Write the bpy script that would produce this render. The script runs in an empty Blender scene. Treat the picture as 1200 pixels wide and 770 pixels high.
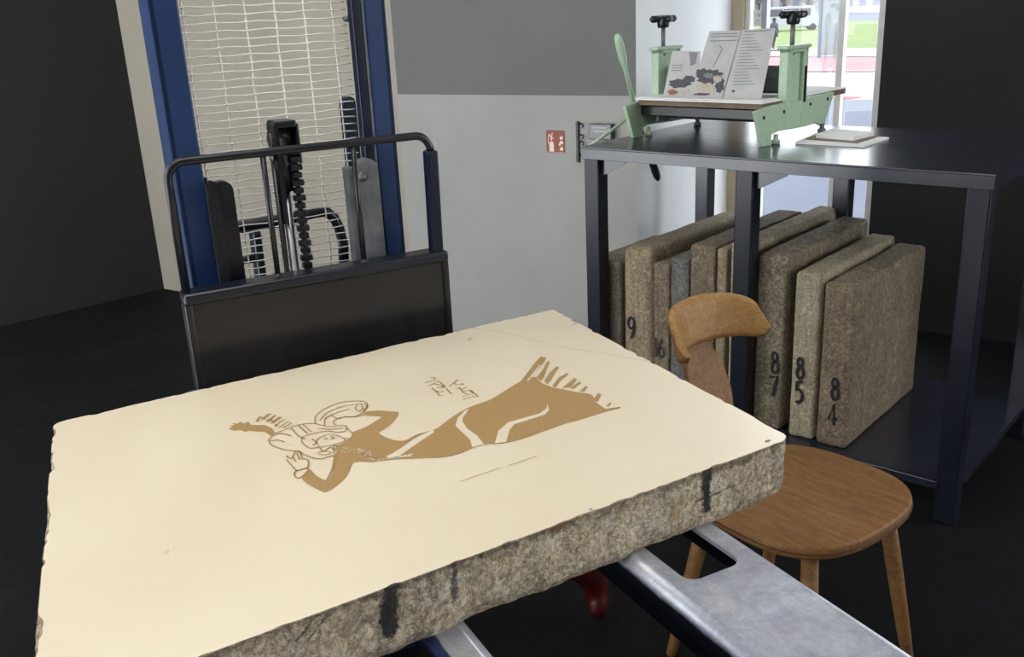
import bpy, bmesh, math, random
from mathutils import Vector, Matrix, noise
from mathutils.geometry import tessellate_polygon
random.seed(7)
C = bpy.context.scene.collection
V = Vector
# ------------------------------------------------------------------ camera geometry
PXC, PYC, FOC, CAMH = 602.0, 385.0, 1110.0, 1.45
dn = V((158.0, 3315.0, FOC)).normalized()
fw = (V((0, 0, 1)) - dn * dn.z).normalized()
rt = dn.cross(fw)
if rt.x < 0: rt = -rt
CAM = V((0, 0, CAMH))
def ray(x, y):
    r = V((x - PXC, y - PYC, FOC)); return V((r.dot(rt), r.dot(fw), -r.dot(dn)))
def at_z(x, y, z):                       # point of the horizontal plane z
    r = ray(x, y); return CAM + r * ((z - CAMH) / r.z)
def at_plane(x, y, p, n):                # point of the plane through p with normal n
    r = ray(x, y); return CAM + r * ((p - CAM).dot(n) / r.dot(n))
def to_world(e): return V((rt[e], fw[e], -dn[e]))
cam = bpy.data.cameras.new('camera'); co = bpy.data.objects.new('camera', cam); C.objects.link(co)
X, Y, Z = to_world(0), -to_world(1), -to_world(2)
m = Matrix((X, Y, Z)).transposed().to_4x4(); m.translation = CAM
co.matrix_world = m
cam.sensor_fit = 'HORIZONTAL'; cam.sensor_width = 36; cam.lens = FOC / 1200 * 36
cam.shift_x = -(PXC - 600) / 1200; cam.clip_start = .02; cam.clip_end = 500
bpy.context.scene.camera = co

# ------------------------------------------------------------------ frames
class Frame:
    def __init__(s, loc, deg):
        s.loc = V(loc); s.a = math.radians(deg)
        s.ex = V((math.cos(s.a), math.sin(s.a), 0)); s.ey = V((-math.sin(s.a), math.cos(s.a), 0))
    def l2w(s, p): return s.loc + s.ex * p[0] + s.ey * p[1] + V((0, 0, p[2]))
    def w2l(s, p): d = V(p) - s.loc; return V((d.dot(s.ex), d.dot(s.ey), d.z))
    def on_y(s, x, y, ly): return s.w2l(at_plane(x, y, s.l2w((0, ly, 0)), s.ey))   # local point on plane y=ly
    def on_x(s, x, y, lx): return s.w2l(at_plane(x, y, s.l2w((lx, 0, 0)), s.ex))
    def on_z(s, x, y, lz): return s.w2l(at_z(x, y, s.loc.z + lz))

# ------------------------------------------------------------------ materials
def new_mat(name):
    m = bpy.data.materials.new(name); m.use_nodes = True
    nt = m.node_tree; b = nt.nodes['Principled BSDF']; return m, nt, b
def srgb(c):
    f = lambda v: v / 255 / 12.92 if v / 255 <= .04045 else ((v / 255 + .055) / 1.055) ** 2.4
    return (f(c[0]), f(c[1]), f(c[2]), 1)
def ramp(nt, fac, stops):
    r = nt.nodes.new('ShaderNodeValToRGB')
    while len(r.color_ramp.elements) < len(stops): r.color_ramp.elements.new(.5)
    for e, (p, c) in zip(r.color_ramp.elements, stops): e.position = p; e.color = c
    nt.links.new(fac, r.inputs[0]); return r.outputs[0]
def tex_noise(nt, scale, detail=6, rough=.6, vec=None, dist=0):
    n = nt.nodes.new('ShaderNodeTexNoise'); n.inputs['Scale'].default_value = scale
    n.inputs['Detail'].default_value = detail; n.inputs['Roughness'].default_value = rough
    n.inputs['Distortion'].default_value = dist
    if vec is not None: nt.links.new(vec, n.inputs['Vector'])
    return n.outputs['Fac']
def coords(nt, scale=(1, 1, 1)):
    t = nt.nodes.new('ShaderNodeTexCoord'); mp = nt.nodes.new('ShaderNodeMapping')
    mp.inputs['Scale'].default_value = scale; nt.links.new(t.outputs['Object'], mp.inputs['Vector']); return mp.outputs[0]
def math_(nt, op, a, b=None, c=None):
    n = nt.nodes.new('ShaderNodeMath'); n.operation = op
    for i, v in enumerate((a, b, c)):
        if v is None: continue
        if isinstance(v, (int, float)): n.inputs[i].default_value = v
        else: nt.links.new(v, n.inputs[i])
    return n.outputs[0]
def mixc(nt, fac, a, b, mode='MIX'):
    n = nt.nodes.new('ShaderNodeMix'); n.data_type = 'RGBA'; n.blend_type = mode
    for k, v in ((0, fac), (6, a), (7, b)):
        if isinstance(v, (int, float, tuple)): n.inputs[k].default_value = v
        else: nt.links.new(v, n.inputs[k])
    return n.outputs[2]
def bump(nt, b, h, strength=.3, dist=.002):
    n = nt.nodes.new('ShaderNodeBump'); n.inputs['Strength'].default_value = strength
    n.inputs['Distance'].default_value = dist; nt.links.new(h, n.inputs['Height']); nt.links.new(n.outputs[0], b.inputs['Normal'])
def mat(name, c1, c2=None, rough=.5, metal=0., scale=20, bmp=0., spec=.5, stretch=(1, 1, 1), detail=5, rvar=0.):
    m, nt, b = new_mat(name)
    v = coords(nt, stretch); n = tex_noise(nt, scale, detail, .6, v)
    c2 = c2 or tuple(min(255, k * 1.12 + 3) for k in c1)
    nt.links.new(ramp(nt, n, [(.3, srgb(c1)), (.7, srgb(c2))]), b.inputs['Base Color'])
    b.inputs['Roughness'].default_value = rough; b.inputs['Metallic'].default_value = metal
    b.inputs['Specular IOR Level'].default_value = spec
    if rvar: nt.links.new(math_(nt, 'MULTIPLY_ADD', n, rvar, rough - rvar / 2), b.inputs['Roughness'])
    if bmp: bump(nt, b, n, bmp)
    return m
M = {}
M['blue'] = mat('blue_paint', (20, 45, 84), (28, 54, 98), .42, scale=9)
M['black_gloss'] = mat('black_gloss_paint', (16, 18, 24), (26, 28, 34), .3, scale=14, rvar=.15)
M['black_panel'] = mat('black_worn_panel', (24, 24, 27), (34, 33, 34), .26, scale=6, rvar=.12)
M['navy'] = mat('dark_blue_black_paint', (15, 19, 31), (22, 27, 40), .3, scale=9)
M['navy_blue'] = mat('dark_blue_paint', (7, 15, 36), (11, 21, 46), .3, scale=9)
M['steel'] = mat('bright_steel', (190, 192, 196), (150, 152, 158), .28, 1., 60)
M['dull_steel'] = mat('dull_grey_steel', (92, 95, 98), (122, 124, 126), .5, .5, 30)
M['grease'] = mat('greasy_black_chain', (14, 14, 17), (48, 48, 52), .35, .4, 160, .4)
M['wire'] = mat('white_wire', (240, 237, 228), (250, 247, 240), .4)
M['table'] = mat('dark_blue_grey_steel_paint', (28, 32, 42), (36, 41, 52), .22, scale=12, rvar=.1, spec=.9)
M['green'] = mat('pale_green_hammer_paint', (162, 188, 158), (180, 204, 176), .42, scale=110, bmp=.12)
M['black_plastic'] = mat('black_plastic', (14, 15, 22), (22, 23, 30), .35)
M['paper'] = mat('white_paper', (226, 226, 224), (236, 236, 234), .8)
M['board'] = mat('brown_board', (108, 88, 68), (128, 108, 86), .7, scale=30)
M['paper_grey'] = mat('grey_printed_paper', (170, 169, 168), (182, 181, 179), .6)
M['print_dark'] = mat('black_print', (38, 40, 46), (84, 84, 88), .6, scale=240)
M['print_grey'] = mat('grey_print', (112, 112, 116), (130, 130, 134), .6)
M['print_tan'] = mat('tan_print', (148, 132, 112), (196, 186, 168), .6, scale=200)
M['print_rust'] = mat('rust_print', (120, 70, 40), (150, 96, 60), .6, scale=200)
M['wood'] = None
M['ink'] = mat('brown_ink', (158, 127, 80), (172, 139, 92), .6, scale=200, spec=.3)
M['ink_line'] = mat('brown_ink_line', (150, 118, 78), (166, 132, 90), .7, spec=.3)
M['hair_line'] = mat('faint_grey_line', (182, 165, 138), (196, 180, 152), .7)
M['sign_red'] = mat('sign_red', (132, 64, 34), (144, 72, 40), .5)
M['white'] = mat('white_paint', (222, 220, 214), (232, 230, 226), .5)
M['dark_red'] = mat('dark_red_paint', (62, 6, 6), (76, 9, 9), .4)
M['digit'] = mat('black_marker', (14, 13, 16), (22, 21, 24), .6)
M['digit_blue'] = mat('blue_black_marker', (24, 28, 48), (40, 46, 66), .6)
def wood_mat(name, a, b, c):
    m, nt, p = new_mat(name)
    v = coords(nt, (1, 9, 9)); n1 = tex_noise(nt, 9, 8, .65, v, .6); n2 = tex_noise(nt, 90, 4, .7, coords(nt, (.6, 3, 3)))
    c1 = ramp(nt, n1, [(.3, srgb(a)), (.52, srgb(b)), (.75, srgb(c))])
    col = mixc(nt, .25, c1, ramp(nt, n2, [(.35, srgb(tuple(k * .75 for k in a))), (.65, srgb(c))]))
    nt.links.new(col, p.inputs['Base Color']); p.inputs['Roughness'].default_value = .55; p.inputs['Specular IOR Level'].default_value = .3
    bump(nt, p, n2, .08); return m
M['wood'] = wood_mat('oiled_light_wood', (140, 101, 56), (166, 126, 74), (188, 150, 98))
M['wood_end'] = mat('pale_wood_edge', (196, 158, 112), (214, 178, 134), .5, scale=60)
M['wood_seat'] = wood_mat('worn_brown_wood', (106, 70, 36), (132, 93, 52), (158, 119, 74))

def stone_mat(name, cols, seed=0, fine=90, bm=.8):
    m, nt, p = new_mat(name)
    t = nt.nodes.new('ShaderNodeTexCoord'); mp = nt.nodes.new('ShaderNodeMapping'); mp.inputs['Location'].default_value = (seed, seed * 1.7, -seed)
    nt.links.new(t.outputs['Object'], mp.inputs['Vector']); v = mp.outputs[0]
    n1 = tex_noise(nt, 11, 8, .7, v, .3); n2 = tex_noise(nt, fine, 6, .75, v); n3 = tex_noise(nt, fine * 2.6, 4, .8, v)
    s = [srgb(c) for c in cols]
    c1 = ramp(nt, n1, [(.32, s[0]), (.5, s[1]), (.68, s[2])])
    c2 = ramp(nt, n2, [(.4, s[0]), (.5, s[1]), (.6, s[2])])
    col = mixc(nt, .68, c1, c2)
    n4 = tex_noise(nt, 26, 7, .75, v, .8); fl = ramp(nt, n4, [(.56, (0, 0, 0, 1)), (.66, (1, 1, 1, 1))])
    col = mixc(nt, math_(nt, 'MULTIPLY', fl, .45), col, srgb(tuple(min(255, k * 1.22 + 8) for k in cols[2])))
    mp2 = nt.nodes.new('ShaderNodeMapping'); mp2.inputs['Scale'].default_value = (1, 1, .12); nt.links.new(v, mp2.inputs['Vector'])
    n5 = tex_noise(nt, 75, 5, .7, mp2.outputs[0]); col = mixc(nt, .35, col, ramp(nt, n5, [(.36, (.42, .4, .38, 1)), (.6, (1.15, 1.13, 1.1, 1))]), 'MULTIPLY')
    pit = ramp(nt, n3, [(.36, (.25, .22, .2, 1)), (.48, (1, 1, 1, 1))])
    col = mixc(nt, .6, col, pit, 'MULTIPLY')
    nt.links.new(col, p.inputs['Base Color']); p.inputs['Roughness'].default_value = .85
    h = math_(nt, 'ADD', math_(nt, 'MULTIPLY', n2, .8), math_(nt, 'MULTIPLY', n3, .5))
    bump(nt, p, h, bm, .004); return m, nt, p, col
STN = []
for i, cs in enumerate([((70, 66, 58), (108, 101, 88), (140, 130, 112)), ((96, 84, 66), (132, 118, 96), (158, 142, 116)),
                        ((74, 64, 52), (106, 94, 78), (140, 124, 100)), ((62, 64, 66), (90, 90, 88), (122, 116, 104)),
                        ((72, 68, 60), (108, 98, 82), (150, 138, 114)), ((104, 96, 80), (142, 132, 110), (172, 160, 136))]):
    STN.append(stone_mat('rough_limestone_%d' % i, tuple(tuple(min(255, k * 1.16) for k in c_) for c_ in cs), i * 3.1, 120)[0])

# ------------------------------------------------------------------ mesh builder
class MB:
    def __init__(s): s.v = []; s.f = []; s.sm = []; s.mi = []
    def add(s, vs, fs, smooth=False, mi=0):
        o = len(s.v); s.v += [V(p) for p in vs]
        for f in fs: s.f.append([o + i for i in f]); s.sm.append(smooth); s.mi.append(mi)
    def box(s, a, b, mi=0):
        x0, y0, z0 = a; x1, y1, z1 = b
        vs = [(x0, y0, z0), (x1, y0, z0), (x1, y1, z0), (x0, y1, z0), (x0, y0, z1), (x1, y0, z1), (x1, y1, z1), (x0, y1, z1)]
        s.add(vs, [(0, 3, 2, 1), (4, 5, 6, 7), (0, 1, 5, 4), (1, 2, 6, 5), (2, 3, 7, 6), (3, 0, 4, 7)], mi=mi)
    def bar(s, p, q, w, h, up=(0, 0, 1), mi=0):        # rectangular bar from p to q
        p, q = V(p), V(q); d = (q - p).normalized(); u = V(up)
        a = d.cross(u).normalized(); b = a.cross(d).normalized()
        vs = []
        for c in (p, q):
            for i, j in ((-1, -1), (1, -1), (1, 1), (-1, 1)): vs.append(c + a * (i * w / 2) + b * (j * h / 2))
        s.add(vs, [(3, 2, 1, 0), (4, 5, 6, 7), (0, 1, 5, 4), (1, 2, 6, 5), (2, 3, 7, 6), (3, 0, 4, 7)], mi=mi)
    def tube(s, pts, r, n=12, caps=True, mi=0, flat=1.):
        pts = [V(p) for p in pts]; rs = r if isinstance(r, (list, tuple)) else [r] * len(pts)
        vs = []; ref = None
        for i, p in enumerate(pts):
            d = (pts[min(i + 1, len(pts) - 1)] - pts[max(i - 1, 0)]).normalized()
            if ref is None:
                ref = V((0, 0, 1)) if abs(d.z) < .9 else V((1, 0, 0))
            a = (ref - d * ref.dot(d)).normalized(); b = d.cross(a); ref = a
            for k in range(n):
                t = 2 * math.pi * k / n; vs.append(p + (a * math.cos(t) + b * math.sin(t) * flat) * rs[i])
        fs = []
        for i in range(len(pts) - 1):
            for k in range(n): fs.append((i * n + k, i * n + (k + 1) % n, (i + 1) * n + (k + 1) % n, (i + 1) * n + k))
        s.add(vs, fs, True, mi)
        if caps:
            o = len(s.v) - len(vs)
            s.f.append([o + k for k in range(n)][::-1]); s.sm.append(False); s.mi.append(mi)
            o2 = o + (len(pts) - 1) * n; s.f.append([o2 + k for k in range(n)]); s.sm.append(False); s.mi.append(mi)
    def lathe(s, base, prof, n=20, axis=(0, 0, 1), mi=0):   # prof: (r, h)
        b = V(base); d = V(axis).normalized(); ref = V((1, 0, 0)) if abs(d.x) < .9 else V((0, 1, 0))
        a = (ref - d * ref.dot(d)).normalized(); c = d.cross(a); vs = []
        for r, h in prof:
            for k in range(n):
                t = 2 * math.pi * k / n; vs.append(b + d * h + (a * math.cos(t) + c * math.sin(t)) * max(r, 1e-5))
        fs = [(i * n + k, i * n + (k + 1) % n, (i + 1) * n + (k + 1) % n, (i + 1) * n + k) for i in range(len(prof) - 1) for k in range(n)]
        s.add(vs, fs, True, mi)
    def prism(s, poly, off, mi=0, smooth=False):             # poly: 3D outline, off: extrusion vector
        poly = [V(p) for p in poly]; n = len(poly); off = V(off)
        tri = tessellate_polygon([poly]); vs = poly + [p + off for p in poly]
        fs = [tuple(t) for t in tri] + [tuple(n + i for i in t[::-1]) for t in tri]
        s.add(vs, fs, False, mi)
        s.add(vs, [(i, (i + 1) % n, n + (i + 1) % n, n + i) for i in range(n)], smooth, mi)
    def flat(s, poly, mi=0):
        poly = [V(p) for p in poly]; s.add(poly, [tuple(t) for t in tessellate_polygon([poly])], mi=mi)
    def ribbon(s, pts, w, nrm, mi=0):                          # flat stroke in the plane with normal nrm
        pts = [V(p) for p in pts]; nrm = V(nrm)
        vs = []
        for i, p in enumerate(pts):
            d = (pts[min(i + 1, len(pts) - 1)] - pts[max(i - 1, 0)])
            if d.length < 1e-9: d = V((1, 0, 0))
            a = d.normalized().cross(nrm).normalized() * (w / 2); vs += [p + a, p - a]
        s.add(vs, [(2 * i, 2 * i + 1, 2 * i + 3, 2 * i + 2) for i in range(len(pts) - 1)], mi=mi)
    def build(s, name, mats, parent=None, frame=None, bevel=0., seg=2, fixn=True, loc=None):
        me = bpy.data.meshes.new(name); me.from_pydata([tuple(p) for p in s.v], [], s.f)
        for i, p in enumerate(me.polygons): p.use_smooth = s.sm[i]; p.material_index = s.mi[i]
        for mm in (mats if isinstance(mats, (list, tuple)) else [mats]): me.materials.append(mm if not isinstance(mm, str) else M[mm])
        if fixn:
            bm = bmesh.new(); bm.from_mesh(me); bmesh.ops.recalc_face_normals(bm, faces=bm.faces); bm.to_mesh(me); bm.free()
        o = bpy.data.objects.new(name, me); C.objects.link(o)
        if parent: o.parent = parent
        if frame: o.location = frame.loc; o.rotation_euler = (0, 0, frame.a)
        if loc: o.location = loc
        if bevel:
            b = o.modifiers.new('bevel', 'BEVEL'); b.width = bevel; b.segments = seg; b.limit_method = 'ANGLE'; b.angle_limit = math.radians(40)
        return o
def thing(name, frame, label, cat, group=None):
    o = bpy.data.objects.new(name, None); C.objects.link(o); o.empty_display_size = .1
    o.location = frame.loc; o.rotation_euler = (0, 0, frame.a); return tag(o, label, cat, group)
def tag(o, label, cat, group=None, kind=None):
    o['label'] = label; o['category'] = cat
    if group: o['group'] = group
    if kind: o['kind'] = kind
    return o
def struct(o): o['kind'] = 'structure'; return o
def arc(c, r, a0, a1, n, f):                                  # f maps (u,v)->3D
    return [f(c[0] + r * math.cos(math.radians(a0 + (a1 - a0) * i / n)), c[1] + r * math.sin(math.radians(a0 + (a1 - a0) * i / n))) for i in range(n + 1)]
def rough_block(w, d, h, n, r, amp, seed, fr=14, pits=0.):      # rounded, rough stone block: x 0..w, y 0..d, z 0..h
    bm = bmesh.new(); nx, ny, nz = n; mb = MB(); idx = {}
    def vid(i, j, k):
        key = (i, j, k)
        if key not in idx:
            p = V((w * i / nx, d * j / ny, h * k / nz)); q = V((min(max(p.x, r), w - r), min(max(p.y, r), d - r), min(max(p.z, r), h - r)))
            dd = p - q
            if dd.length > 1e-9:
                s_ = r / dd.length if dd.length > 0 else 1; nn = dd.normalized(); p = q + nn * r if sum(1 for a in dd if abs(a) > 1e-6) > 1 else p
            cen = V((w / 2, d / 2, h / 2)); nn = V(((p.x - cen.x) / w, (p.y - cen.y) / d, (p.z - cen.z) / h))
            mx = max(abs(a) for a in nn); nn = V([a if abs(a) > mx * .93 else 0 for a in nn]).normalized()
            so = V((seed * 7.3, seed * 3.1, seed))
            a = noise.fractal(p * fr + so, .9, 2.1, 4) * amp + noise.noise(p * 4 + so) * amp * .8
            idx[key] = len(mb.v); mb.v.append(p + nn * a)
        return idx[key]
    def quad(a, b, c, e): mb.f.append([a, b, c, e]); mb.sm.append(True); mb.mi.append(0)
    for i in range(nx):
        for j in range(ny):
            for k in (0, nz): quad(vid(i, j, k), vid(i + 1, j, k), vid(i + 1, j + 1, k), vid(i, j + 1, k))
    for i in range(nx):
        for k in range(nz):
            for j in (0, ny): quad(vid(i, j, k), vid(i + 1, j, k), vid(i + 1, j, k + 1), vid(i, j, k + 1))
    for j in range(ny):
        for k in range(nz):
            for i in (0, nx): quad(vid(i, j, k), vid(i, j + 1, k), vid(i, j + 1, k + 1), vid(i, j, k + 1))
    bm.free(); return mb

# ================================================================== SETTING
WC = V((.508, 3.70, 0))                        # the convex corner of the back wall
WL = Frame(WC, 146.6)                         # back wall runs along ex (to the left), its face looks at -ey... 
lx = V((math.cos(math.radians(146.6)), math.sin(math.radians(146.6)), 0))   # along back wall, leftwards
wn = V((-lx.y, lx.x, 0))                       # pointing towards / away
if wn.y < 0: wn = -wn                          # wn points away from the camera
HT = 3.1
# wall frames: origin at the corner, local x runs right (towards -lx), y away
WB = Frame(WC, 146.6 - 180)                    # back wall: local x negative = left
def wallmat(name, c1, c2, patch=None, pc=None):
    m, nt, p = new_mat(name)
    t = nt.nodes.new('ShaderNodeTexCoord'); v = t.outputs['Object']
    n = tex_noise(nt, 2.2, 6, .6, v); n2 = tex_noise(nt, 60, 3, .5, v)
    col = ramp(nt, n, [(.35, srgb(c1)), (.65, srgb(c2))])
    if patch:
        sx = nt.nodes.new('ShaderNodeSeparateXYZ'); nt.links.new(v, sx.inputs[0])
        k = math_(nt, 'MULTIPLY', math_(nt, 'GREATER_THAN', sx.outputs[0], patch[0]), math_(nt, 'GREATER_THAN', sx.outputs[2], patch[1]))
        col = mixc(nt, k, col, ramp(nt, n, [(.35, srgb(pc)), (.65, srgb(tuple(a + 5 for a in pc)))]))
        k = math_(nt, 'LESS_THAN', sx.outputs[0], patch[0] - .004)
        col = mixc(nt, k, col, ramp(nt, n, [(.35, srgb((152, 145, 131))), (.65, srgb((160, 153, 139)))]))
    nt.links.new(col, p.inputs['Base Color']); p.inputs['Roughness'].default_value = .8
    bump(nt, p, n2, .06, .001); return m
g0 = WB.on_y(466, 110.5, 0)
mwall = wallmat('grey_white_plaster', (153, 152, 147), (161, 160, 155), (g0.x, g0.z), (104, 104, 102))
mcoal = mat('charcoal_wall_paint', (33, 33, 34), (36, 36, 37), .9, scale=3)
xl = WB.on_y(186, 300, 0).x
b = MB(); b.box((xl - .2, 0, 0), (0, .2, HT)); wb = struct(b.build('wall_back', mwall, frame=WB))
LEFT = WB.l2w((xl, 0, 0))
WS = Frame(LEFT, 146.6 - 180 - 90 - 14)            # left side wall comes towards the camera
b = MB(); b.box((-.1, -.2, 0), (4.6, 0, HT)); struct(b.build('wall_left', mcoal, frame=WS))
WR = Frame(WC, 56.6)                           # return wall receding to the window, local x recedes, face at y=0 looks to -y
b = MB(); RL_ = 1.0; b.box((.0008, -.001, 0), (RL_, .15, HT)); struct(b.build('wall_right', wallmat('white_plaster', (214, 216, 218), (222, 224, 226)), frame=WR))
WE = WR.l2w((RL_, 0, 0)); WW = Frame(WE, 146.6 - 180)    # window wall: local x runs right
x1 = WW.on_y(870, 60, 0).x; x2 = WW.on_y(1034, 60, 0).x; xmid = WW.on_y(985.5, 60, .04).x
b = MB(); b.box((.0, -.0, 0), (x1, .14, HT)); struct(b.build('wall_window_pier', mat('beige_pier_paint', (190, 176, 150), (202, 188, 162), .8, scale=4), frame=WW)); 
bpy.data.objects['wall_window_pier'].name = 'trim_1'
b = MB(); b.box((x2, -.0, 0), (x2 + 2.6, .2, HT)); struct(b.build('wall_far_right', mcoal, frame=WW))
b = MB(); b.box((x1, .0, 0), (x2, .14, .1)); b.box((x1, 0, 2.6), (x2, .14, HT)); struct(b.build('trim_2', M['white'], frame=WW))
# window
wr = struct(bpy.data.objects.new('window_1', None)); C.objects.link(wr); wr.location = WW.loc; wr.rotation_euler = (0, 0, WW.a)
b = MB(); xa = x1; xb = WW.on_y(880, 30, .04).x; 
b.box((xa, .02, .1), (xb, .08, 2.6)); b.box((x2 - .03, .02, .1), (x2, .08, 2.6)); b.box((xmid - .014, .02, .14), (xmid + .014, .08, 2.56)); b.box((xb, .02, .1), (x2 - .03, .08, .14)); b.box((xb, .02, 2.55), (x2 - .03, .08, 2.6))
b.build('window_frame', M['white'], wr, bevel=.003)
xm = WW.on_y(896, 30, .04).x; b = MB(); b.box((xm - .013, .025, .14), (xm + .013, .075, 2.55)); b.build('mullion', mat('grey_mullion', (158, 162, 172), (170, 174, 184), .5), wr, bevel=.003)
gm, gnt, gp = new_mat('clear_glass'); gnt.nodes.remove(gp)
tr = gnt.nodes.new('ShaderNodeBsdfTransparent'); tr.inputs[0].default_value = (.96, .97, .98, 1); gl = gnt.nodes.new('ShaderNodeBsdfGlossy'); gl.inputs['Roughness'].default_value = .02
mx = gnt.nodes.new('ShaderNodeMixShader'); mx.inputs[0].default_value = .025
gnt.links.new(tr.outputs[0], mx.inputs[1]); gnt.links.new(gl.outputs[0], mx.inputs[2]); gnt.links.new(mx.outputs[0], gnt.nodes['Material Output'].inputs[0])
b = MB(); b.box((xb, .048, .14), (x2 - .03, .052, 2.55)); b.build('pane', gm, wr)
# sticker on the glass
b = MB(); 
def wq(x, y): p = WW.on_y(x, y, .044); return (p.x, .044, p.z)
stk = MB(); stk.flat([wq(882.5, 12), wq(892, 12), wq(892, 31), wq(882.5, 31)]); 
stk.flat([wq(884, 18.5), wq(885.5, 15.5), wq(889, 15), wq(891.5, 17.5), wq(891.5, 19.5), wq(884, 19.8)], 1); stk.ribbon([wq(884, 24), wq(891, 23.5)], .003, (0, 1, 0), 1); stk.ribbon([wq(885, 28), wq(887.5, 24.5), wq(890, 28)], .003, (0, 1, 0), 1)
o = stk.build('window_sticker', ['paper', 'print_grey'], frame=WW); tag(o, 'small white sticker with grey symbols on the window pane beside the beige pier', 'sticker')
# floor and ceiling
fm, fnt, fp = new_mat('dark_workshop_floor')
fv = coords(fnt); fn = tex_noise(fnt, 3, 8, .7, fv, .8); fn2 = tex_noise(fnt, 40, 5, .7, fv)
fnt.links.new(mixc(fnt, .4, ramp(fnt, fn, [(.35, srgb((11, 11, 12))), (.55, srgb((18, 18, 20))), (.78, srgb((36, 36, 39)))]), ramp(fnt, fn2, [(.4, srgb((10, 10, 11))), (.7, srgb((30, 30, 32)))])), fp.inputs['Base Color'])
fp.inputs['Roughness'].default_value = .75; fp.inputs['Specular IOR Level'].default_value = .15
RM = [(-3.2, -3, 0), (4.6, -3, 0), tuple(WW.l2w((x2 + 2.6, .2, 0))), tuple(WW.l2w((0, .2, 0))), tuple(WR.l2w((RL_, .2, 0))), tuple(WB.l2w((0, .25, 0))), tuple(WB.l2w((xl - .2, .2, 0))), (-3.2, 5, 0)]
RM = [(-3.4, -3), (4.9, -3), (4.9, 3.4), tuple(WW.l2w((x2 + 2.6, .2, 0)))[:2], tuple(WW.l2w((0, .2, 0)))[:2], tuple(WR.l2w((RL_, .2, 0)))[:2], tuple(WB.l2w((-.3, .2, 0)))[:2], tuple(WB.l2w((xl - .2, .2, 0)))[:2], (-3.4, 5.4)]
b = MB(); b.prism([(x, y, 0) for x, y in RM], (0, 0, -.2)); struct(b.build('floor', fm))
b = MB(); b.prism([(x, y, HT) for x, y in RM], (0, 0, .2)); struct(b.build('ceiling', M['white']))
b = MB(); b.box((-3.4, -3.2, 0), (4.9, -3, HT)); struct(b.build('wall_light_block', mat('grey_wall', (84, 84, 86), (90, 90, 92), .9)))  # unseen wall behind the camera, added to block sky light
b = MB(); b.box((4.9, -3, 0), (5.1, 3.5, .7)); b.box((4.9, -3, 2.8), (5.1, 3.5, HT)); b.box((4.9, -3, .7), (5.1, -1.2, 2.8)); struct(b.build('wall_light_opening', M['white']))  # unseen side wall, added with an opening that limits the sky light
# unseen fill lamps added under the ceiling to brighten slab and room
def fill_lamp(x, y, w, d, power, label):
    F = Frame((x, y, HT - .09), 28); t = thing('fill_light', F, label, 'fill light', 'fill lights')
    b = MB(); b.box((-w / 2 - .03, -d / 2 - .03, .03), (w / 2 + .03, d / 2 + .03, .09)); b.build('housing', M['white'], t, bevel=.004)
    em, ent, ep = new_mat('fill_lamp_diffuser'); ep.inputs['Emission Color'].default_value = (1, .97, .92, 1); ep.inputs['Emission Strength'].default_value = power
    ep.inputs['Base Color'].default_value = (.9, .9, .9, 1)
    b = MB(); b.box((-w / 2, -d / 2, 0), (w / 2, d / 2, .03)); b.build('diffuser', em, t, bevel=.004)
fill_lamp(-.5, 1.0, 1.5, .7, 5.6, 'added fill light above the stone slab, out of frame')
fill_lamp(-1.2, 2.9, 1.3, .5, 3, 'added fill light near the back wall, out of frame')

# ================================================================== WALL ITEMS
def wp(x, y, o=-.002): p = WB.on_y(x, y, o); return (p.x, o, p.z)
def wsign():
    a, c = WB.on_y(640.2, 152.5, 0), WB.on_y(662.2, 179.5, 0)
    F = Frame(WB.l2w((a.x, 0, c.z)), math.degrees(WB.a)); w = c.x - a.x; h = a.z - c.z
    b = MB(); b.box((0, -.003, 0), (w, -.0005, h)); t = b.build('fire_extinguisher_sign', M['sign_red'], frame=F, bevel=.0008)
    tag(t, 'small red fire extinguisher sign on the pale wall left of the workbench', 'sign')
    g = MB(); y = -.0036
    L = lambda pts: [(u * w, y, v * h) for u, v in pts]
    bd = .03
    for q in ([(bd, bd), (1 - bd, bd), (1 - bd, bd + .012), (bd, bd + .012)],): g.flat(L(q))
    g.flat(L([(.17, .06), (.42, .06), (.42, .42), (.36, .5), (.22, .5), (.17, .42)]))     # cylinder body
    g.flat(L([(.26, .54), (.33, .54), (.33, .66), (.26, .66)]))
    g.ribbon(L([(.3, .66), (.16, .84)]), .0045, (0, 1, 0)); g.ribbon(L([(.26, .68), (.42, .66)]), .004, (0, 1, 0)); g.ribbon(L([(.3, .68), (.35, .9)]), .0045, (0, 1, 0))
    g.ribbon(L([(.16, .84), (.12, .62), (.12, .4)]), .003, (0, 1, 0))
    g.flat(L([(.72, .14), (.88, .1), (.94, .2), (.86, .3), (.8, .24)]))                    # flames
    g.flat(L([(.68, .36), (.76, .3), (.84, .44), (.92, .38), (.94, .5), (.84, .56), (.74, .5)]))
    g.flat(L([(.76, .62), (.86, .58), (.94, .7), (.86, .78), (.82, .7), (.76, .76)]))
    g.build('pictogram', mat('sign_white', (235, 205, 200), (240, 215, 210), .5), t)
wsign()
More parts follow.
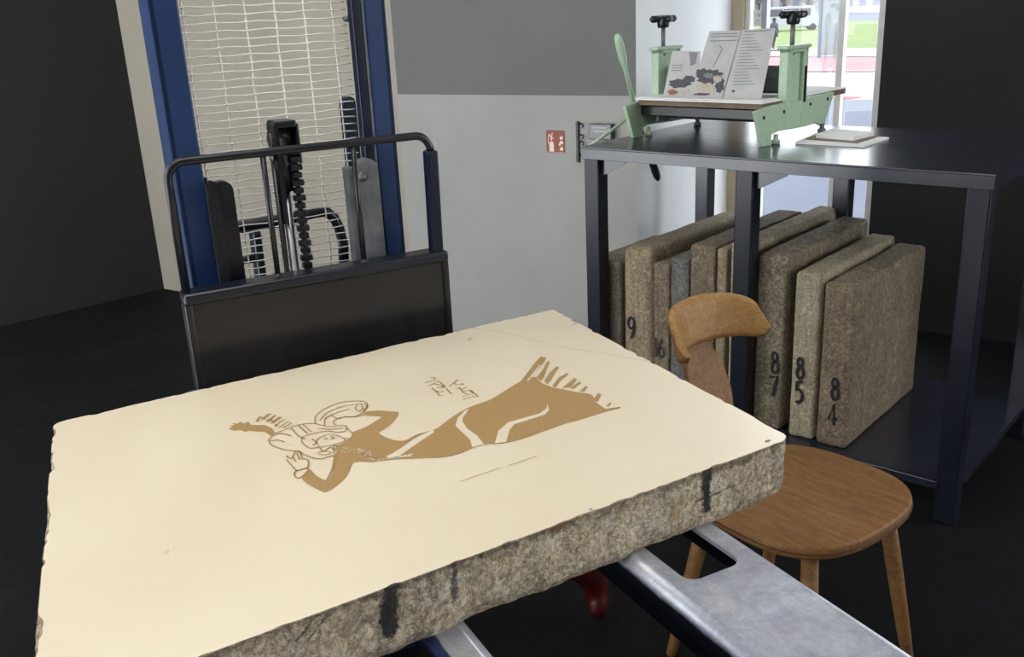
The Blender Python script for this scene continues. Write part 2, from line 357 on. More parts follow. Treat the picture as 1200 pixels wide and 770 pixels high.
# black upright bracket strip with hooks, and small dark box beside it
a, c = WB.on_y(676, 142, 0), WB.on_y(680, 190, 0)
F = Frame(WB.l2w((a.x, 0, c.z)), math.degrees(WB.a)); h = a.z - c.z
t = thing('wall_bracket', F, 'thin black upright metal strip with hooks on the wall at the bench corner', 'bracket')
b = MB(); b.box((0, -.012, 0), (.011, 0, h)); b.build('strip', M['black_gloss'], t, bevel=.001)
for zz in (.95, .68, .52, .2):
    b = MB(); z0 = h * zz; b.tube([(.008, -.006, z0), (.03, -.012, z0), (.036, -.014, z0 - .008), (.03, -.014, z0 - .016)], .003, 8); b.build('hook', M['black_gloss'], t)
a, c = WB.on_y(690, 145, -.03), WB.on_y(717, 164, -.03)
F = Frame(WB.l2w((a.x, 0, c.z)), math.degrees(WB.a)); h = a.z - c.z; w = c.x - a.x
t = thing('wall_box', F, 'small dark box with two pale stripes on the wall behind the bench corner', 'box')
b = MB(); b.box((0, -.035, 0), (w, 0, h)); b.build('casing', M['table'], t, bevel=.003)
for zz in (.78, .55): b = MB(); b.box((w * .2, -.037, h * zz - .0035), (w * .8, -.0345, h * zz + .0035)); b.build('stripe', M['paper_grey'], t)

# ================================================================== OUTSIDE
ZS = -2.2
def gp_(x, y, z=ZS): return at_z(x, y, z)
def slab(name, ybot, ytop, mt, z, kind='structure'):
    a = [gp_(760, ybot), gp_(1120, ybot), gp_(1120, ytop), gp_(760, ytop)]
    b = MB(); b.prism([(p.x, p.y, z) for p in a], (0, 0, .02)); o = b.build(name, mt)
    if kind == 'structure': struct(o)
    return o
slab('ground_1', 420, 14, mat('asphalt', (60, 66, 82), (70, 76, 90), .8, scale=.8), ZS - .02)
slab('ground_2', 117, 86, mat('pale_paving', (146, 138, 128), (156, 150, 142), .8, scale=.5), ZS + .0)
slab('ground_3', 84, 68, mat('red_cycle_lane', (138, 86, 90), (148, 98, 100), .8, scale=.6), ZS + .01)
slab('ground_4', 66.5, 57, mat('pale_kerb_paving', (140, 134, 128), (150, 144, 140), .8, scale=.6), ZS + .01)
o = slab('lawn', 57, 25, mat('grass', (76, 96, 38), (100, 116, 60), .9, scale=.6), ZS + .012, ''); tag(o, 'green lawn across the street behind the window', 'lawn', kind='stuff')
p = gp_(981, 115.5); b = MB(); b.lathe((0, 0, .03), [(0, .004), (.62, .004), (.62, 0)], 28); o = b.build('road_marking', mat('red_marking', (118, 48, 52), (128, 58, 62), .8), loc=(p.x + .25, p.y, ZS)); tag(o, 'round red marking painted on the pale paving outside', 'road marking')
def outside_person():
    p = gp_(906, 57.5); F = Frame((p.x, p.y, ZS), 15); k = 1.0
    H = (57.5 - 26) / FOC * (p.length) * 1.0
    t = thing('person', F, 'person in a dark blue-grey coat walking outside beyond the window', 'person')
    s_ = H / 1.72
    me = bpy.data.meshes.new('body'); pts = [((0, 0, .95), .14), ((0, 0, 1.2), .15), ((0, 0, 1.42), .13), ((0, 0, 1.52), .055), ((0, 0, 1.63), .095), ((0, 0, 1.7), .07),
        ((.1, 0, .85), .1), ((.12, .1, .48), .065), ((.12, .18, .08), .045), ((.12, .05, .03), .04), ((-.1, 0, .85), .1), ((-.12, -.12, .48), .065), ((-.12, -.2, .08), .045), ((-.12, -.32, .03), .04),
        ((.19, 0, 1.4), .06), ((.26, .05, 1.12), .05), ((.25, -.1, .9), .038), ((-.19, 0, 1.4), .06), ((-.26, -.05, 1.12), .05), ((-.24, -.2, .95), .038)]
    ed = [(0, 1), (1, 2), (2, 3), (3, 4), (4, 5), (0, 6), (6, 7), (7, 8), (8, 9), (0, 10), (10, 11), (11, 12), (12, 13), (2, 14), (14, 15), (15, 16), (2, 17), (17, 18), (18, 19)]
    me.from_pydata([V(q) * s_ for q, _ in pts], ed, []); me.materials.append(mat('skin_and_trousers', (40, 40, 48), (50, 50, 58), .8))
    o = bpy.data.objects.new('body', me); C.objects.link(o); o.parent = t; md = o.modifiers.new('skin', 'SKIN')
    for i, (q, r) in enumerate(pts): me.skin_vertices[0].data[i].radius = (r * s_, r * s_)
    me.skin_vertices[0].data[0].use_root = True; sb = o.modifiers.new('sub', 'SUBSURF'); sb.levels = 1; sb.render_levels = 1
    b = MB(); b.lathe((0, 0, 0), [(r * s_, z * s_) for r, z in ((.24, .7), (.27, .72), (.23, 1.0), (.21, 1.2), (.24, 1.38), (.13, 1.5), (.08, 1.52))], 16); b.build('coat', mat('coat_cloth', (42, 46, 66), (52, 56, 76), .8), t)
    b = MB(); b.lathe((0, 0, 0), [(r * s_, z * s_) for r, z in ((.11, 1.6), (.125, 1.68), (.09, 1.76), (.0, 1.79))], 14); b.build('hair', mat('dark_hair', (32, 28, 28), (44, 38, 36), .8), t)
outside_person()
def vehicle(name, px0, px1, ybot, Hm, Lm, body, label, cat, van):
    p = gp_((px0 + px1) / 2, ybot); sc = (px1 - px0) / FOC * p.length / Lm
    F = Frame((p.x, p.y, ZS + .034), -8); t = thing(name, F, label, cat); L = Lm / 2
    if van: prof = [(-L, .35), (-L, 1.2), (-L + .15, Hm), (L - .9, Hm), (L - .35, 1.25), (L, 1.05), (L, .35)]
    else: prof = [(-L, .3), (-L, .8), (-L + .5, .9), (-L + 1.1, Hm), (L - 1.7, Hm), (L - 1.0, .92), (L, .78), (L, .3)]
    W = 1.8
    b = MB(); b.prism([(x * sc, -W / 2 * sc, z * sc) for x, z in prof], (0, W * sc, 0)); b.build('body', body, t, bevel=.06 * sc)
    g = MB(); z0, z1 = (1.25, Hm - .2) if van else (.93, Hm - .08)
    xs = [(-L + .3, -L + 1.5), (-L + 1.6, -L + 2.9), (-L + 3.0, L - 1.1)] if van else [(-L + 1.0, -.15), (-.05, L - 1.5)]
    for u, v in xs:
        w_ = MB(); w_.box((u * sc, (-W / 2 - .02) * sc, z0 * sc), (v * sc, -W / 2 * sc, z1 * sc)); w_.build('side_window', mat('car_glass', (46, 50, 60), (56, 60, 70), .2), t)
    for u in (-L + .85, L - .85):
        for yy in (-W / 2 - .01, W / 2 - .2):
            w_ = MB(); w_.lathe((u * sc, yy * sc, .32 * sc), [(0, 0), (.2 * sc, 0), (.32 * sc, .02 * sc), (.32 * sc, .18 * sc), (.2 * sc, .2 * sc), (0, .2 * sc)], 18, (0, 1, 0)); w_.build('wheel', M['black_plastic'], t)
vehicle('van', 898, 958, 36, 2.05, 5.0, mat('van_white', (142, 142, 144), (150, 150, 152), .5), 'white van with grey windows parked beyond the lawn outside', 'van', True)
vehicle('car', 938, 975, 31, 1.45, 4.3, mat('car_grey', (74, 74, 84), (86, 84, 94), .4), 'grey car standing beside the white van outside', 'car', False)
# low bench outside
p = gp_(907, 66); F = Frame((p.x, p.y, ZS), -5); t = thing('street_bench', F, 'low dark bench on the pavement behind the press roller', 'bench')
b = MB(); b.box((-.6, -.2, .34), (.62, .2, .42)); b.build('seat', mat('bench_grey', (52, 52, 54), (66, 66, 66), .7), t, bevel=.01)
for u in (-.5, .46): b = MB(); b.box((u, -.18, 0), (u + .08, .18, .34)); b.build('leg', M['black_plastic'], t)
# glass shelter
p = gp_(961, 68); q = gp_(983, 68.5); F = Frame((p.x, p.y, ZS), math.degrees(math.atan2(q.y - p.y, q.x - p.x))); W_ = (q - p).length
t = thing('glass_shelter', F, 'tall grey glass street shelter outside at the right of the window', 'shelter')
b = MB(); b.box((-.22, -.06, 0), (0, .06, 4.4)); b.build('post', mat('shelter_blue_grey', (66, 74, 98), (78, 86, 108), .5), t, bevel=.01)
b = MB(); b.box((W_, -.06, 0), (W_ + .14, .06, 4.4)); b.build('post', bpy.data.materials['shelter_blue_grey'], t, bevel=.01)
b = MB(); b.box((0, -.02, .15), (W_, .02, 4.3)); b.build('panel', mat('shelter_glass', (92, 100, 108), (116, 128, 122), .3, scale=1.2), t)
b = MB(); b.box((-.22, -.3, 4.3), (W_ + .14, .6, 4.42)); b.build('roof', bpy.data.materials['shelter_blue_grey'], t, bevel=.01)
# trees and building far away
for i, (px, lab) in enumerate(((889, 'left'), (917, 'middle'), (946, 'right'))):
    p = gp_(px, 21); F = Frame((p.x, p.y, ZS), 0); t = thing('bare_tree', F, 'bare brown tree behind the parked van, %s of three' % {'left': 'leftmost', 'middle': 'middle', 'right': 'rightmost'}[lab], 'tree', 'bare trees beyond the lawn')
    b = MB(); rnd = random.Random(i)
    b.tube([(0, 0, 0), (.1, 0, 3), (-.1, .1, 7)], [.3, .25, .18], 8); b.build('trunk', mat('bark', (76, 64, 50), (98, 84, 66), .9, scale=3), t)
    b = MB()
    for k in range(60):
        a = rnd.uniform(0, 6.28); z0 = rnd.uniform(2, 7); l = rnd.uniform(1, 3.4); q0 = V((0, 0, z0)); q1 = q0 + V((math.cos(a) * l, math.sin(a) * l, rnd.uniform(.3, 1.8)))
        b.tube([q0, (q0 + q1) / 2 + V((0, 0, .2)), q1], [.08, .06, .03], 5)
    b.build('branches', bpy.data.materials['bark'], t)
p = gp_(925, 17); F = Frame((p.x, p.y, ZS), -12); t = thing('street_building', F, 'pale building with grey windows behind the bare trees outside', 'building')
b = MB(); b.box((-26, 0, 0), (26, 8, 12)); b.build('facade', mat('pale_facade', (128, 126, 126), (140, 138, 136), .8, scale=.3), t)
for i in range(-8, 8):
    for k in range(2): b = MB(); b.box((i * 3 + .6, -.05, 1.2 + k * 4), (i * 3 + 2.2, .02, 3.6 + k * 4)); b.build('window', mat('far_glass', (84, 90, 104), (100, 104, 116), .3) if 'far_glass' not in bpy.data.materials else bpy.data.materials['far_glass'], t)

# ================================================================== WORKBENCH
TZ = 1.008
T = Frame((.252, 3.215, 0), -41.6)
bench = thing('steel_workbench', T, 'dark steel workbench along the wall carrying the green press above upright stones', 'workbench')
TL, TD = 1.30, .80
b = MB(); b.box((0, 0, TZ - .006), (TL, TD, TZ)); b.build('tabletop', M['table'], bench, bevel=.002)
b = MB()
b.box((.002, .002, TZ - .04), (TL - .002, .008, TZ - .006)); b.box((.002, TD - .008, TZ - .04), (TL - .002, TD - .002, TZ - .006)); b.box((.002, .008, TZ - .04), (.008, TD - .008, TZ - .006)); b.box((TL - .008, .008, TZ - .04), (TL - .002, TD - .008, TZ - .006))
b.build('apron', M['table'], bench, bevel=.001)
LW = .058
for a0 in (.008, .575, TL - LW - .008):
    for d0 in (.010, .745 - .0 if a0 < 1 else .73):
        b = MB(); b.box((a0, d0, 0), (a0 + LW, d0 + LW, TZ - .0065)); b.build('leg', M['navy'] if d0 < .1 else M['table'], bench, bevel=.004)
def gus(a0, sgn, d=.03):
    g = MB(); g.prism([(a0, d, TZ - .04), (a0 + sgn * .1, d, TZ - .04), (a0 + sgn * .095, d, TZ - .052), (a0 + sgn * .02, d, TZ - .09), (a0, d, TZ - .095)], (0, .006, 0)); g.build('gusset', M['table'], bench)
gus(.008 + LW, 1); gus(.575 + LW, 1)
b = MB(); b.box((.01, .012, .1), (TL - .01, .79, .125)); b.build('lower_shelf', M['table'], bench, bevel=.002)

# stones on the lower shelf, standing on edge
def dig(ch):
    A = lambda cx, cy, r, s0, s1, ry=None: [(cx + r * math.cos(math.radians(s0 + (s1 - s0) * i / 14)), cy + (ry or r) * math.sin(math.radians(s0 + (s1 - s0) * i / 14))) for i in range(15)]
    return {'8': [A(.5, .77, .2, 0, 360, .2), A(.5, .28, .26, 0, 360, .27)], '7': [[(.15, .97), (.85, .97), (.62, .5), (.45, 0)]],
            '5': [[(.8, .97), (.35, .97), (.3, .58)] + A(.45, .32, .32, 110, -130, .3)], '4': [[(.62, 0), (.62, 1), (.15, .3), (.9, .3)]],
            '9': [A(.5, .72, .25, 0, 360, .26), [(.75, .72), (.72, .4), (.5, 0)]], '6': [A(.5, .28, .25, 0, 360, .27), [(.25, .3), (.35, .7), (.62, 1)]], '1': [[(.5, 0), (.5, 1)]]}[ch]
SH = .1252
stones = [  # x0,x1 of the front face, y of its front top edge, front offset, length, material, label, digits[(char,px,py,h)]
    (691, 727, 305, .085, .42, 0, 'greyish upright stone on the bench shelf, leftmost of the row beside the bench leg', [], .012),
    (728.5, 765, 291, .075, .70, 1, 'tall tan upright stone marked 9 on the bench shelf', [('9', 739.5, 384, 25)], .03),
    (766, 785, 309, .085, .52, 2, 'narrow brown upright stone just right of the stone marked 9', [('1', 768.5, 407, 22), ('6', 774.5, 408, 22)], .008),
    (786, 808, 303, .09, .55, 3, 'narrow bluish grey upright stone, second to the right of the stone marked 9', [], .008),
    (809, 839, 288, .082, .64, 2, 'rough chipped brown upright stone, second to the left of the middle bench leg', [], .007),
    (840.5, 852.5, 292, .088, .60, 1, 'very narrow tan upright stone immediately left of the middle bench leg', [], .006),
    (856, 882, 285, .10, .74, 5, 'long upright stone with a pale end standing directly behind the middle bench leg', [], .012),
    (888, 924, 299, .07, .64, 4, 'upright stone marked 87 right of the middle bench leg', [('8', 908, 425, 25), ('7', 906, 452.5, 23)], .016),
    (932, 964, 320, .06, .60, 5, 'pale brown upright stone marked 85', [('8', 937.5, 431.5, 25), ('5', 936, 459.5, 25)], .014),
    (966, 1004, 334, .055, .60, 2, 'rough brown upright stone marked 84, in front of the chair seat', [('8', 978.5, 456, 26), ('4', 975.5, 486, 25)], .014)]
proj_log = []
for i, (x0, x1, yt, off, ln, mi, lab, dg, r) in enumerate(stones):
    a, c = T.on_y(x0, yt, off), T.on_y(x1, yt, off); zt = (a.z + c.z) / 2
    w = c.x - a.x; h = zt - SH
    ln = min(ln, .77 - off)
    F = Frame(T.l2w((a.x, off, SH)), math.degrees(T.a))
    mb = rough_block(w, ln, h, (max(3, int(w / .006)), 40, 46), r, .0022, i + 1)
    o = mb.build('litho_stone', STN[mi], frame=F, bevel=0, fixn=True); tag(o, lab, 'stone', 'stones standing under the bench')
    for ch, px, py, hp in dg:
        mbd = MB()
        for st in dig(ch):
            pts = []
            for u, v in st:
                q = F.on_y(px - hp * .29 + u * hp * .58, py + hp / 2 - v * hp + 0, -.0045); pts.append((q.x, -.0045, q.z))
            mbd.ribbon(pts, .0092 if hp > 22.5 else .0058, (0, 1, 0))
        mbd.build('painted_digit', M['digit_blue' if i == 2 else 'digit'], o, fixn=False)

# ================================================================== PRESS
P = Frame((.467, 3.398, TZ + .0005), -45)
PW = .52
press = thing('etching_press', P, 'pale green hand press with black star knobs on the steel workbench', 'press')
def plate(xl_, mirror):
    pts = [P.on_x(x, y, PW) for x, y in ((886, 131), (893.5, 172), (903.5, 170.5), (904, 158), (912, 154), (930, 151), (945, 148), (957, 144), (962, 146), (966, 149), (968, 140), (977.5, 108), (950, 113), (943, 117), (925, 119), (905, 124))]
    pts = [(p.y, max(p.z, .0)) for p in pts]
    b = MB(); b.prism([(xl_, y, z) for y, z in pts], (.014, 0, 0)); o = b.build('side_plate', M['green'], press, bevel=.002)
    for x, y in ((895, 138), (918.5, 131), (949.5, 122), (969.5, 116)):
        q = P.on_x(x, y, PW); c_ = MB(); c_.lathe((xl_ + (.014 if not mirror else 0), q.y, q.z), [(.0055, 0), (.0055, .003), (0, .004)], 10, (1 if not mirror else -1, 0, 0)); c_.build('bolt', M['black_plastic'], o)
    return o
plate(PW - .014, False); plate(0, True)
ub = [P.on_x(x, 100, PW) for x in (921.5, 946)]; UB0, UB1 = ub[0].y, ub[1].y
zt_ = P.on_x(930, 57.5, PW).z; zb_ = P.on_x(932, 150, PW).z
UB1 = UB0 + .135
for k, xo in enumerate((PW - .029, -.010)):
    b = MB(); w_ = .031
    b.box((xo, UB0, .045), (xo + w_, UB0 + .032, zt_)); b.box((xo, UB1 - .03, .045), (xo + w_, UB1, zt_)); b.box((xo, UB0, zt_ - .012), (xo + w_, UB1, zt_)); b.box((xo + .01, UB0 + .03, .045), (xo + w_ - .012, UB1 - .03, zt_ - .01))
    o = b.build('upright', M['green'], press, bevel=.003)
    b = MB(); b.box((xo - .004, UB0 - .012, zt_), (xo + w_ + .004, UB1 + .012, zt_ + .012)); b.build('top_cap', M['green'], press, bevel=.004)
    b = MB(); b.box((xo + w_ - .006, UB1 - .024, zt_ * .4), (xo + w_ + .001, UB1 - .008, zt_ * .8)); b.build('scale_slot', M['black_plastic'], o)
    cx, cy = xo + w_ / 2, UB0 + .05
    b = MB(); b.tube([(cx, cy, zt_ - .02), (cx, cy, zt_ + .085)], .0075, 14); b.build('screw', M['dull_steel'], press)
    b = MB(); b.lathe((cx, cy, zt_ + .075), [(0, 0), (.018, 0), (.021, .006), (.022, .03), (.018, .036), (0, .036)], 20)
    for q in range(4):
        a_ = math.radians(45 + 90 * q + 20); d_ = V((math.cos(a_), math.sin(a_), 0)); s0 = V((cx, cy, zt_ + .105))
        b.tube([s0, s0 + d_ * .03, s0 + d_ * .044, s0 + d_ * .051], [.013, .0115, .012, .006], 12)
    b.build('star_knob', M['black_plastic'], press)
# rollers
cy = UB0 + .068; BT = .138
b = MB(); b.lathe((.03, cy, BT + .052), [(0, 0), (.014, 0), (.014, .01), (.045, .012), (.045, PW - .082), (.014, PW - .08), (.014, PW - .06), (0, PW - .06)], 32, (1, 0, 0)); b.build('upper_roller', M['dull_steel'], press)
b = MB(); b.lathe((.03, cy, BT - .06), [(0, 0), (.03, 0), (.03, PW - .06), (0, PW - .06)], 24, (1, 0, 0)); b.build('lower_roller', M['dull_steel'], press)
# bed with its blanket and paper
b = MB(); b.box((.018, -.01, BT - .026), (PW - .018, .56, BT - .008)); b.build('bed', M['board'], press, bevel=.002)
b = MB(); b.box((.012, .01, BT - .062), (PW - .012, .03, BT - .03)); b.box((.012, .36, BT - .062), (PW - .012, .38, BT - .03)); b.build('cross_bar', M['black_panel'], press, bevel=.002)
b = MB(); b.box((.012, -.022, BT - .0078), (PW - .012, .55, BT - .003)); b.box((.004, -.006, BT - .003), (PW - .03, .53, BT)); b.build('felt_sheet', M['paper'], press, bevel=.0015)
for xo in (.03, PW - .05):
    for yy in (.02, .33): 
        b = MB(); b.lathe((xo - .014 if xo < .1 else xo + .05, yy + .03, 0), [(0, 0), (.014, 0), (.014, .012), (.008, .014), (.008, .03), (0, .03)], 14); b.build('levelling_foot', M['dull_steel'] if yy > .1 else M['green'], press)
# star wheel with three handles outside the left plate
WX = -.062
def wy(x, y): q = P.on_x(x, y, WX); return V((WX, q.y, q.z))
hub = wy(745, 132)
b = MB(); b.tube([(WX - .012, hub.y, hub.z), (.0, hub.y, hub.z)], .012, 14); b.lathe((WX - .014, hub.y, hub.z), [(0, 0), (.026, 0), (.028, .01), (.022, .026), (0, .028)], 22, (1, 0, 0)); b.build('hub', M['green'], press)
tips = [(723, 40, 'green', 1), (771.5, 211, 'black_plastic', 1), (690, 172, 'green', 0)]
for x, y, mt, gr in tips:
    q = wy(x, y); d_ = q - hub; L_ = d_.length
    b = MB(); ts = [0, .55, .62, .70, .86, .95, 1] if gr else [0, .5, 1]; rs = [.0075, .0075, .010, .0145, .0155, .0135, .007] if gr else [.006, .006, .006]
    if gr: b.tube([hub + d_ * t_ for t_ in ts], rs, 14)
    else: b.tube([hub + d_ * t_ for t_ in ts], rs, 10)
    b.build('handle', M[mt] if y < 200 else M['black_plastic'], press)
# leaflets standing on the bed
def leaf(name, quad, by, label, deco, lean=.02, mats=('paper_grey', 'print_dark', 'print_grey', 'print_tan', 'print_rust')):
    q0 = P.on_y(quad[0][0], quad[0][1], by); zb = BT + .0005
    F = Frame(P.l2w((q0.x, by, zb)), -45)
    def L(x, y, o=0.): q = F.on_y(x, y, 0); return V((q.x, lean * q.z / .12 - o * .0006, 0 if y > 111.9 and o == 0 else max(q.z, 0)))
    b = MB(); b.prism([L(*q) for q in quad], (0, .0012, 0)); o = b.build(name, M[mats[0]], frame=F)
    tag(o, label, 'leaflet', 'leaflets standing on the press bed')
    g = MB(); deco(g, L); g.build('print', [M[k] for k in mats[1:]], o, fixn=False)
    return o, F
def blob(g, L, cx, cy, rx, ry, mi, o, seed, n=22):
    pts = []
    for k in range(n):
        a_ = 2 * math.pi * k / n; s_ = 1 + .28 * noise.noise(V((math.cos(a_) * 1.7, math.sin(a_) * 1.7, seed * 5.1))) + .12 * ((k * 7 + seed) % 3 - 1)
        pts.append(L(cx + rx * s_ * math.cos(a_), cy + ry * s_ * math.sin(a_), o))
    g.flat(pts, mi)
def d1(g, L):
    for yy in (77, 80, 83): g.ribbon([L(784, yy, 1), L(797, yy - .5, 1)], .0025, (0, 1, 0), 1)
    g.flat([L(803, 61.5, 1), L(813, 62, 1), L(812, 75, 1), L(806, 78, 1)], 1)
    blob(g, L, 795, 98, 13, 5, 0, 1.5, 1); blob(g, L, 806, 93, 8, 4, 0, 1.7, 2); blob(g, L, 788, 108, 6, 3, 3, 2, 3); blob(g, L, 802, 107, 8, 3, 2, 2, 5)
def d2(g, L):
    for yy in (41, 44, 49): g.ribbon([L(823, yy, 1), L(855, yy - 1, 1)], .0028, (0, 1, 0), 1)
    g.ribbon([L(831, 79, 1), L(839, 58, 1), L(835, 54, 1)], .0025, (0, 1, 0), 0)
    blob(g, L, 829, 91, 15, 9, 0, 1.2, 4, 30); blob(g, L, 820, 86, 9, 5, 0, 1.3, 6); blob(g, L, 827, 89, 6, 3, 1, 1.8, 7); blob(g, L, 826, 104, 12, 6.5, 2, 2, 8, 26); blob(g, L, 842, 100, 5, 9, 0, 2.1, 9); blob(g, L, 822, 110.5, 10, 1.5, 0, 2.3, 10); blob(g, L, 838, 93, 5, 4, 2, 2.4, 12)
def d3(g, L):
    for k in range(17):
        yy = 42 + k * 3.6; g.ribbon([L(861 + (k % 3) * .2 - k * .3, yy, 1), L(861 + (12 + (k * 37 % 17)) - k * .3, yy - .6, 1)], .0018, (0, 1, 0), 1)
    g.ribbon([L(862, 38, 1), L(893, 36.5, 1)], .003, (0, 1, 0), 1); blob(g, L, 858.5, 107, 2, 1.5, 0, 1, 3)
leaf('small_leaflet', [(777, 112), (815, 112), (816.5, 60.5), (783, 60)], .062, 'small grey leaflet with a dark picture, leftmost of those standing on the press bed', d1)
leaf('folded_leaflet', [(808, 113.5), (846, 114.5), (858, 36.5), (821, 37.5)], .046, 'tilted leaflet picturing a dark machine, middle of those standing on the press bed', d2, .03)
leaf('text_leaflet', [(846.5, 114.5), (892, 114.5), (898.5, 33.5), (859, 36)], .05, 'tall leaflet covered in small text lines, rightmost on the press bed', d3, .03)
# paper sheets lying on the bench
def sheet(name, pts, z0, th, mt, label, grp='boards on the bench'):
    w_ = [at_z(x, y, z0) for x, y in pts]; b = MB(); o_ = w_[0]
    b.prism([p - o_ for p in w_], (0, 0, th)); o = b.build(name, M[mt], loc=o_, bevel=.0008); tag(o, label, 'board', grp)
sheet('card_board', [(932, 168.5), (1012, 173), (1042, 163), (956, 158)], TZ + .0006, .006, 'paper', 'white board lying flat on the bench right of the press')
sheet('brown_card', [(944, 163.5), (1005, 168), (1030, 160), (962, 157)], TZ + .0068, .003, 'board', 'thin brown card on top of the white board on the bench')
sheet('paper_pad', [(956, 161.5), (1000, 165), (1024, 159), (974, 155)], TZ + .0100, .012, 'paper', 'small white pad on the brown card at the bench end')

# ================================================================== STACKER
A_ = at_z(648, 362, CAMH - .58)
S = Frame(V((A_.x, A_.y, 0)), 28.0)
S = Frame(S.l2w((0, .075, 0)), 28.0)
st = thing('pallet_stacker', S, 'blue and black pallet stacker with wire guard carrying the large stone on its forks', 'stacker')
pr = S.on_y(522, 287, 0); pl = S.on_y(218, 350, 0); ZP = (pr.z + pl.z) / 2; XR, XL_ = pr.x, pl.x - .004
# carriage panel
b = MB(); b.box((XL_, 0, .62), (XR, .03, ZP - .012)); b.build('carriage_panel', M['black_panel'], st, bevel=.004)
b = MB(); b.box((XL_ - .001, -.012, ZP - .022), (XR + .001, .038, ZP)); b.build('panel_lip', M['navy'], st, bevel=.006, seg=3)
b = MB(); b.box((XL_ - .001, -.006, .62), (XL_ + .012, .034, ZP - .02)); b.build('panel_edge', M['black_gloss'], st, bevel=.003); b = MB(); b.box((XR - .01, -.006, .62), (XR + .002, .034, ZP - .02)); b.build('panel_edge', M['black_gloss'], st, bevel=.003)
# backrest rail
zr = (S.on_y(480, 159, .012).z + S.on_y(235, 188, .012).z) / 2; xr_ = S.on_y(508, 230, .012).x; R_ = .03; xlft = XL_ + .008
b = MB(); pts = [(XL_ + .008, .012, ZP - .01)] + arc((xlft + R_, zr - R_), R_, 180, 90, 8, lambda u, v: (u, .012, v)) + arc((xr_ - R_, zr - R_), R_, 90, 0, 8, lambda u, v: (u, .012, v))
b.tube(pts, .0075, 14); b.build('top_rail', M['black_gloss'], st)
b = MB(); b.bar((xr_, .012, zr - R_), (xr_ - .003, .012, ZP - .01), .024, .024, (0, 1, 0)); b.build('rail_upright', M['navy_blue'], st, bevel=.004)
for x, y0 in ((308.5, 188), (413.5, 172)):
    a = S.on_y(x, y0, .012); b = MB(); b.tube([(a.x, .012, zr), (a.x, .012, ZP - .012)], .0052, 10); b.lathe((a.x, .012, ZP - .002), [(.009, 0), (.007, .007), (0, .008)], 10); b.build('rail_bar', M['black_gloss'], st)
# mast uprights
MY = .10
def ms(x, y, ly=MY): return S.on_y(x, y, ly)
l0, l1 = ms(225.5, 336).x, ms(257.5, 332).x
r0, r1 = ms(453, 293).x, ms(475.5, 291).x
MH = 1.95
b = MB(); b.box((l0, MY, .05), (l1 - .0, MY + .012, MH)); b.box((l0, MY, .05), (l0 + .012, MY + .10, MH)); b.box((l0, MY + .088, .05), (l1, MY + .10, MH)); b.build('mast_upright', M['blue'], st, bevel=.003)
b = MB(); b.box((r0, MY, .05), (r1, MY + .012, MH)); b.box((r1 - .012, MY, .05), (r1, MY + .10, MH)); b.box((r0, MY + .088, .05), (r1, MY + .10, MH)); b.build('mast_upright', M['blue'], st, bevel=.003)
# inner mast channel on the right: shadow side coloured dark, highlight line as a steel strip
b = MB(); b.box((r0 - .024, MY + .004, .3), (r0 - .006, MY + .03, MH)); b.build('inner_channel', M['navy_blue'], st, bevel=.003)
b = MB(); b.box((r0 - .0055, MY + .002, .3), (r0 - .001, MY + .02, MH)); b.build('channel_highlight', M['dull_steel'], st, bevel=.001)
b = MB(); b.box((l1 + .003, MY + .02, .3), (l1 + .010, MY + .08, ms(245, 210).z)); b.build('inner_channel', M['navy_blue'], st, bevel=.003)
# carriage side plates with rounded tops
def side_plate(x0, x1, ytop, ly, mt, name='carriage_bracket', th=.012, bolt=None):
    a, c = S.on_y(x0, ytop + 20, ly), S.on_y(x1, ytop + 20, ly); zt = S.on_y((x0 + x1) / 2, ytop, ly).z; w_ = (c.x - a.x) / 2; cx = a.x + w_
    pts = [(a.x, ly, .66), (c.x, ly, .66)] + arc((cx, zt - w_), w_, 0, 180, 12, lambda u, v: (u, ly, v))
    b = MB(); b.prism(pts, (0, th, 0)); o = b.build(name, M[mt], st, bevel=.0015)
    if bolt:
        q = S.on_y(bolt[0], bolt[1], ly); c_ = MB(); c_.lathe((q.x, ly, q.z), [(.010, 0), (.010, .003), (.006, .004), (.006, .007), (0, .007)], 14, (0, -1, 0)); c_.build('bolt', M['dull_steel'], o)
    return o
side_plate(249.5, 275, 212, .065, 'black_gloss', th=.02)
side_plate(243.5, 257, 212, .058, 'grease', 'roller_plate')
side_plate(420.5, 444, 186, .05, 'dull_steel', th=.03, bolt=(424.5, 207))
side_plate(404, 418, 113, .30, 'navy_blue', 'mast_brace', th=.03)
b = MB(); q0 = S.on_y(408, 216, .062); q1 = S.on_y(446, 300, .062); b.box((q0.x, .062, .66), (q0.x + .028, .09, q0.z + .03)); b.build('carriage_bracket', M['dull_steel'], st, bevel=.002)
# lift cylinder with chain wheel housing
cyl = MY + .0
c0 = S.on_y(344, 300, cyl); cx = c0.x; ztop = S.on_y(340, 140, cyl).z; hw = .023
b = MB(); b.tube([(cx, cyl, .2), (cx, cyl, ztop - .10)], .0085, 16); b.build('lift_rod', M['steel'], st)
b = MB(); b.tube([(cx - .016, cyl, .2), (cx - .016, cyl, ztop - .02)], .0055, 12); b.build('hydraulic_hose', M['black_gloss'], st)
b = MB(); b.tube([(cx, cyl + .0, ztop - .13), (cx, cyl, ztop - .03)], .016, 16); b.build('cylinder_cap', M['grease'], st)
hf = []
b = MB(); yb = cyl - .02
cx0 = cx; cx = cx + .011
pts = [(cx - hw, yb, ztop - .19), (cx + hw * .1, yb, ztop - .19), (cx + hw, yb, ztop - .06), (cx + hw, yb, ztop - .012), (cx + hw - .010, yb, ztop), (cx - hw + .004, yb, ztop), (cx - hw, yb, ztop - .008)]
